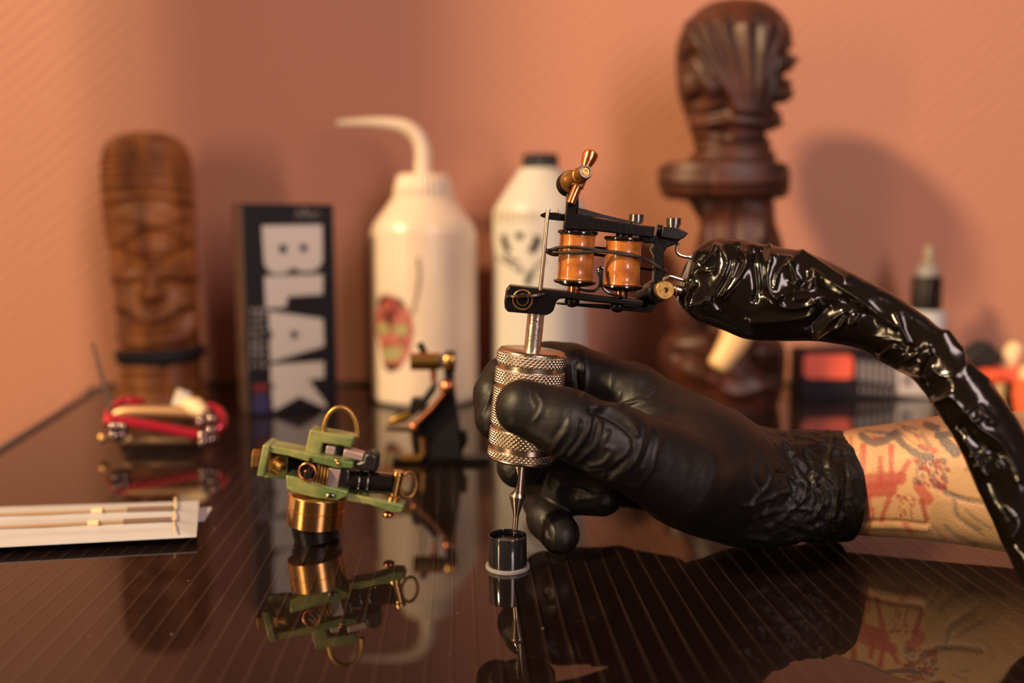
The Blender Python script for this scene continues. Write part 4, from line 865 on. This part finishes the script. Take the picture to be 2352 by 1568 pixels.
MB().prism(poly3((1152, 515), (1364, 570), (1345, 645), (1140, 590), d=-4), (0, 6, 0)).build('steel_pad', M['pink_metal'], gm, bevel=.4)
MB().prism(poly3((1365, 565), (1440, 550), (1515, 590), (1500, 700), (1500, 770), (1260, 730), (1270, 660), (1345, 640), d=-4), (0, 9, 0)).build('rear_lump', M['black_rubber'], gm, bevel=1.2)
mb = MB(); mb.tube([q3(1190, 850), q3(1400, 862), q3(1670, 880)], [4.6, 4.4, 4.2], 32); mb.ring(q3(1330, 855), (1, 0, -.1), 4.7, .5); mb.ring(q3(1420, 862), (1, 0, -.1), 4.6, .5); mb.build('rear_barrel', M['black_gloss'], gm)
p0, p1 = q3(1675, 1050, 0), q3(1735, 745, 0); L_ = np.linalg.norm(p1 - p0)
MB().lathe(p0, p1, [(0, 2.6), (1.5, 2.6), (2, 1.9), (L_ - 2, 1.9), (L_ - 1.5, 2.4), (L_, 2.2)], 30).build('brass_post', M['brass'], gm)
MB().ring(q3(1835, 890, 2), (.6, -1, 0), 3.6, .7, 50, 12, R2=5.2).build('brass_hoop', M['old_brass'], gm)
MB().ball(q3(1622, 1205, 0), 2.0, sc=(1.2, 1, .7)).build('foot_screw', M['copper'], gm)
MB().ball(q3(1010, 1005, -7), 1.6, sc=(1.3, .6, .7)).build('dome_screw', M['dark_steel'], gm)
for x, y in ((1075, 635), (1090, 665)): MB().ball(q3(x, y, -6.2), .8).build('small_screw', M['brass'], gm)
MB().ball(q3(800, 622, -5.8), .9).build('screw_hole', M['cloth_black'], gm)
p1, p0 = q3(870, 1010, 0), q3(845, 1270, 0); v = nrm(p0 - p1)
MB().lathe(p1 - v * 1, p0, [(0, 11.0), (.4, 11.3), (5.2, 11.3), (5.4, 11.0), (5.6, 11.3), (12.0, 11.3), (12.4, 10.9)], 60).build('brass_drum', M['copper'] if False else mat('bright_brass', (.85, .46, .17), .22, 1), gm)
b_ = p1 + v * 11.4; zb = b_[2]; MB().lathe((b_[0] + 1, b_[1], 0), (b_[0], b_[1], zb), [(0, 8.6), (.4, 9.0), (zb * .98, 9.4), (zb, 9.4)], 48).build('dark_base', M['black_metal'], gm)

# ---------------------------------------------------------------- black tattoo machine standing behind
k4 = crop(860, 780, 2.8); KY = 480.0
q4 = lambda x, y, d=0: P(*k4(x, y), KY + d)
def poly4(*pts, d=0): return [q4(x, y, d) for x, y in pts]
km = empty('tattoo_machine', (P(1010, 1060, KY)[0], KY, 0), 'black tattoo machine with copper arm standing on end behind the green one', 'tattoo machine')
MB().prism(poly4((445, 170), (505, 170), (512, 330), (548, 590), (560, 780), (345, 780), (330, 600), (262, 590), (262, 570), (400, 420), (455, 330), d=-3), (0, 10, 0)).build('body_plate', mat('blued_steel', (.010, .012, .016), .5, .3), km, bevel=.8)
MB().tube([q4(235, 140, -4), q4(425, 138, -4)], 4.6, 28).build('brass_cylinder', M['brass'], km)
MB().tube([q4(425, 138, -4), q4(455, 137, -4)], 3.6, 24).build('collar', M['grey_metal'], km)
MB().tube([q4(455, 137, -2), q4(520, 137, -2)], 5.6, 24).build('black_knob', M['black_rubber'], km); MB().ball(q4(483, 138, -7), 3.6, sc=(1, .5, 1)).build('knob_cap', M['brass'], km)
MB().tube([q4(288, 22), q4(310, 60), q4(328, 118)], 1.9, 12).build('contact_rod', M['black_metal'], km); MB().tube([q4(365, 160), q4(380, 215), q4(378, 265)], 1.6, 12).build('contact_rod', M['copper'], km)
MB().tube([q4(255, 560, -6), q4(380, 440, -6), q4(470, 325, -6)], 2.3, 16).build('copper_arm', mat('dull_copper', (.13, .05, .03), .4, 1), km)
MB().ball(q4(470, 302, -6), 4.2).build('arm_knob', M['copper'], km)
MB().ball(q4(255, 560, -7), 2.6).build('arm_pivot', M['copper'], km)
MB().prism(poly4((68, 568), (250, 566), (330, 580), (330, 600), (70, 588), d=-3), (0, 8, 0)).build('base_bar', M['dark_steel'], km, bevel=.3)
MB().prism(poly4((100, 510), (225, 460), (245, 500), (200, 540), (85, 548), d=-3), (0, 7, 0)).build('brass_block', M['old_brass'], km, bevel=.8)
MB().prism(poly4((130, 470), (150, 448), (215, 440), (240, 372), (300, 375), (370, 280), (400, 270), (395, 330), (320, 440), (240, 500), (150, 500), d=0), (0, 6, 0)).build('spring_stack', M['black_rubber'], km, bevel=.8)
MB().prism(poly4((228, 600), (345, 600), (345, 775), (250, 750), d=-1), (0, 8, 0)).build('side_coil', M['black_gloss'], km, bevel=.8)
MB().tube([q4(315, 620, -2), q4(325, 740, -2)], 2.8, 16).build('copper_core', mat('dim_brass', (.25, .14, .06), .4, 1), km)
MB().prism(poly4((530, 590), (590, 580), (600, 660), (560, 740), (520, 760), d=0), (0, 8, 0)).build('rear_lug', M['black_rubber'], km, bevel=1)
MB().box((P(*k4(430, 780), KY)[0], KY + 2, 1.6), 26, 6, 1.6).build('foot_plate', M['black_metal'], km, bevel=.4)
MB().tube([np.array([q4(170, 0)[0], KY - 3, 2.8]), np.array([q4(300, 0)[0], KY - 3, 2.8])], 2.7, 16).build('brass_foot', M['brass'], km)

# ---------------------------------------------------------------- red and gold tool
RY = 503.0
r_ = lambda x, y, d=0: P(x, y, RY + d)
rt = empty('metal_tool', (P(375, 1010, RY)[0], RY, 0), 'red and gold metal tool with chrome ends and thin rod, before the small tiki figure', 'tool')
zf = lambda x, y, d=0: (lambda p: np.array([p[0], p[1], max(p[2], 3.3)]))(r_(x, y, d))
MB().tube(catmull([zf(262, 955, 4), zf(300, 945, 4), zf(420, 946, 4), zf(478, 950, 4)], 30), 3.6, 18).build('gold_bar', mat('pale_gold', (.42, .25, .13), .4, .6), rt)
MB().tube([zf(255, 962, -4), zf(340, 976, -5), zf(480, 1004, -4)], 2.9, 18).build('red_bar', M['red'], rt)
MB().tube([zf(285, 1010, 2), zf(440, 1008, 2)], 3.0, 16).build('gold_bar', mat('dull_gold', (.30, .19, .11), .45, .6), rt)
MB().tube(catmull([zf(250, 975, 0), zf(258, 942, 6), zf(290, 922, 14), zf(330, 928, 16)], 30), 3.0, 16).build('red_bow', M['red'], rt)
MB().tube(catmull([zf(480, 1000, 0), zf(508, 975, 4), zf(502, 945, 10), zf(478, 935, 14)], 30), 3.0, 16).build('red_bow', M['red'], rt)
for (x, y, d) in ((262, 978, -8), (282, 979, -6), (262, 1000, -8), (280, 998, -6), (466, 1000, -8), (485, 988, -6), (466, 1014, -8), (486, 1008, -6), (488, 962, -2), (462, 968, -4)):
    MB().ball(zf(x, y, d), 3.3, 24).build('chrome_ball', M['chrome'], rt)
MB().ball(zf(236, 1005, 0), 2.8, 20).build('gold_tip', M['brass'], rt)
MB().tube([r_(258, 950, 2), r_(235, 870, 2), r_(212, 787, 2)], [1.5, 1.2, .8], 10).build('thin_rod', mat('rod', (.16, .12, .09), .4, .8), rt)
o = MB().tube([zf(418, 925, 12), zf(450, 935, 4), zf(470, 948, 0)], [3.5, 5.5, 3.0], 18).build('pale_plug', M['cream'], rt)
MB().tube([zf(405, 935, 12), zf(420, 905, 12), zf(430, 915, 12)], [3, 4.5, 4], 18).build('pale_plug', M['white_plastic'], rt)

# ---------------------------------------------------------------- needle pouches at the left
def pouch(px_corners, zoff, label, needles, tabs):
    a, b, c, d = [G(*q) for q in px_corners]      # far-left, far-right, near-right, near-left
    z = np.array([0, 0, zoff]); nu, nv = 90, 26; V = []
    root = empty('needle_pouch', (a + b + c + d) / 4 + z, label, 'pouch', 'needle pouches at the left edge')
    for i in range(nu + 1):
        for j in range(nv + 1):
            u, v = i / nu, j / nv; p_ = (a * (1 - u) + b * u) * (1 - v) + (d * (1 - u) + c * u) * v
            h_ = 1.6 * min(1, min(u, 1 - u) * 14, min(v, 1 - v) * 8) * (.8 + .25 * mnoise.noise(Vector((p_[0] * .05, p_[1] * .12, zoff))))
            for (vv, _, _) in needles: h_ += 1.0 * math.exp(-((v - vv) / .05) ** 2) * min(1, (1 - u) * 10)
            V.append(p_ + z + np.array([0, 0, .3 + h_]))
    n = nv + 1; top = len(V); V += [np.array([q[0], q[1], zoff]) for q in V]
    Fc = [[i * n + j, (i + 1) * n + j, (i + 1) * n + j + 1, i * n + j + 1] for i in range(nu) for j in range(nv)]
    Fc = [f[::-1] for f in Fc]
    Fc += [[top + q for q in f[::-1]] for f in Fc]
    per = [i * n for i in range(nu)] + [nu * n + j for j in range(nv)] + [i * n + nv for i in range(nu, 0, -1)] + [j for j in range(nv, 0, -1)]
    Fc += [[per[i], per[(i + 1) % len(per)], per[(i + 1) % len(per)] + top, per[i] + top] for i in range(len(per))]
    MB().add(V, Fc).build('pouch_paper', M['paper'], root, sharp=50)
    def at(u, v, h_): return (a * (1 - u) + b * u) * (1 - v) + (d * (1 - u) + c * u) * v + z + np.array([0, 0, h_])
    for (vv, u0_, u1_) in needles:
        nd = MB().tube([at(.02, vv, 3.2), at(u0_, vv, 3.2)], .6, 10).build('needle_bar', mat('needle_tan', (.55, .36, .2), .4, .5), root)
        MB().tube([at(u0_, vv, 3.2), at(u1_, vv, 3.2)], 1.15, 12).build('needle_cluster', mat('needle_brown', (.26, .17, .12), .4, .5), nd)
        MB().tube([at(u0_ - .10, vv, 3.2), at(u0_ - .07, vv, 3.2)], 1.4, 12).build('needle_loop', M['cream'], nd)
    s_ = MB().prism([at(.93, .02, 2.35), at(.936, .02, 2.35), at(.936, .98, 2.35), at(.93, .98, 2.35)], (0, 0, .15)).build('seal_line', M['cream'], root, flat=True)
    return root
pouch([(-420, 1196), (487, 1166), (470, 1196), (-420, 1262)], 0.05, 'second needle pouch, mostly hidden, with only its cut corner showing under the front pouch', [], 0)
pouch([(-380, 1192), (458, 1166), (452, 1250), (-380, 1295)], 3.0, 'flat white sterile needle pouch with two needles showing, at the left edge on the table', [(.40, .80, .93), (.72, .79, .925)], 1)
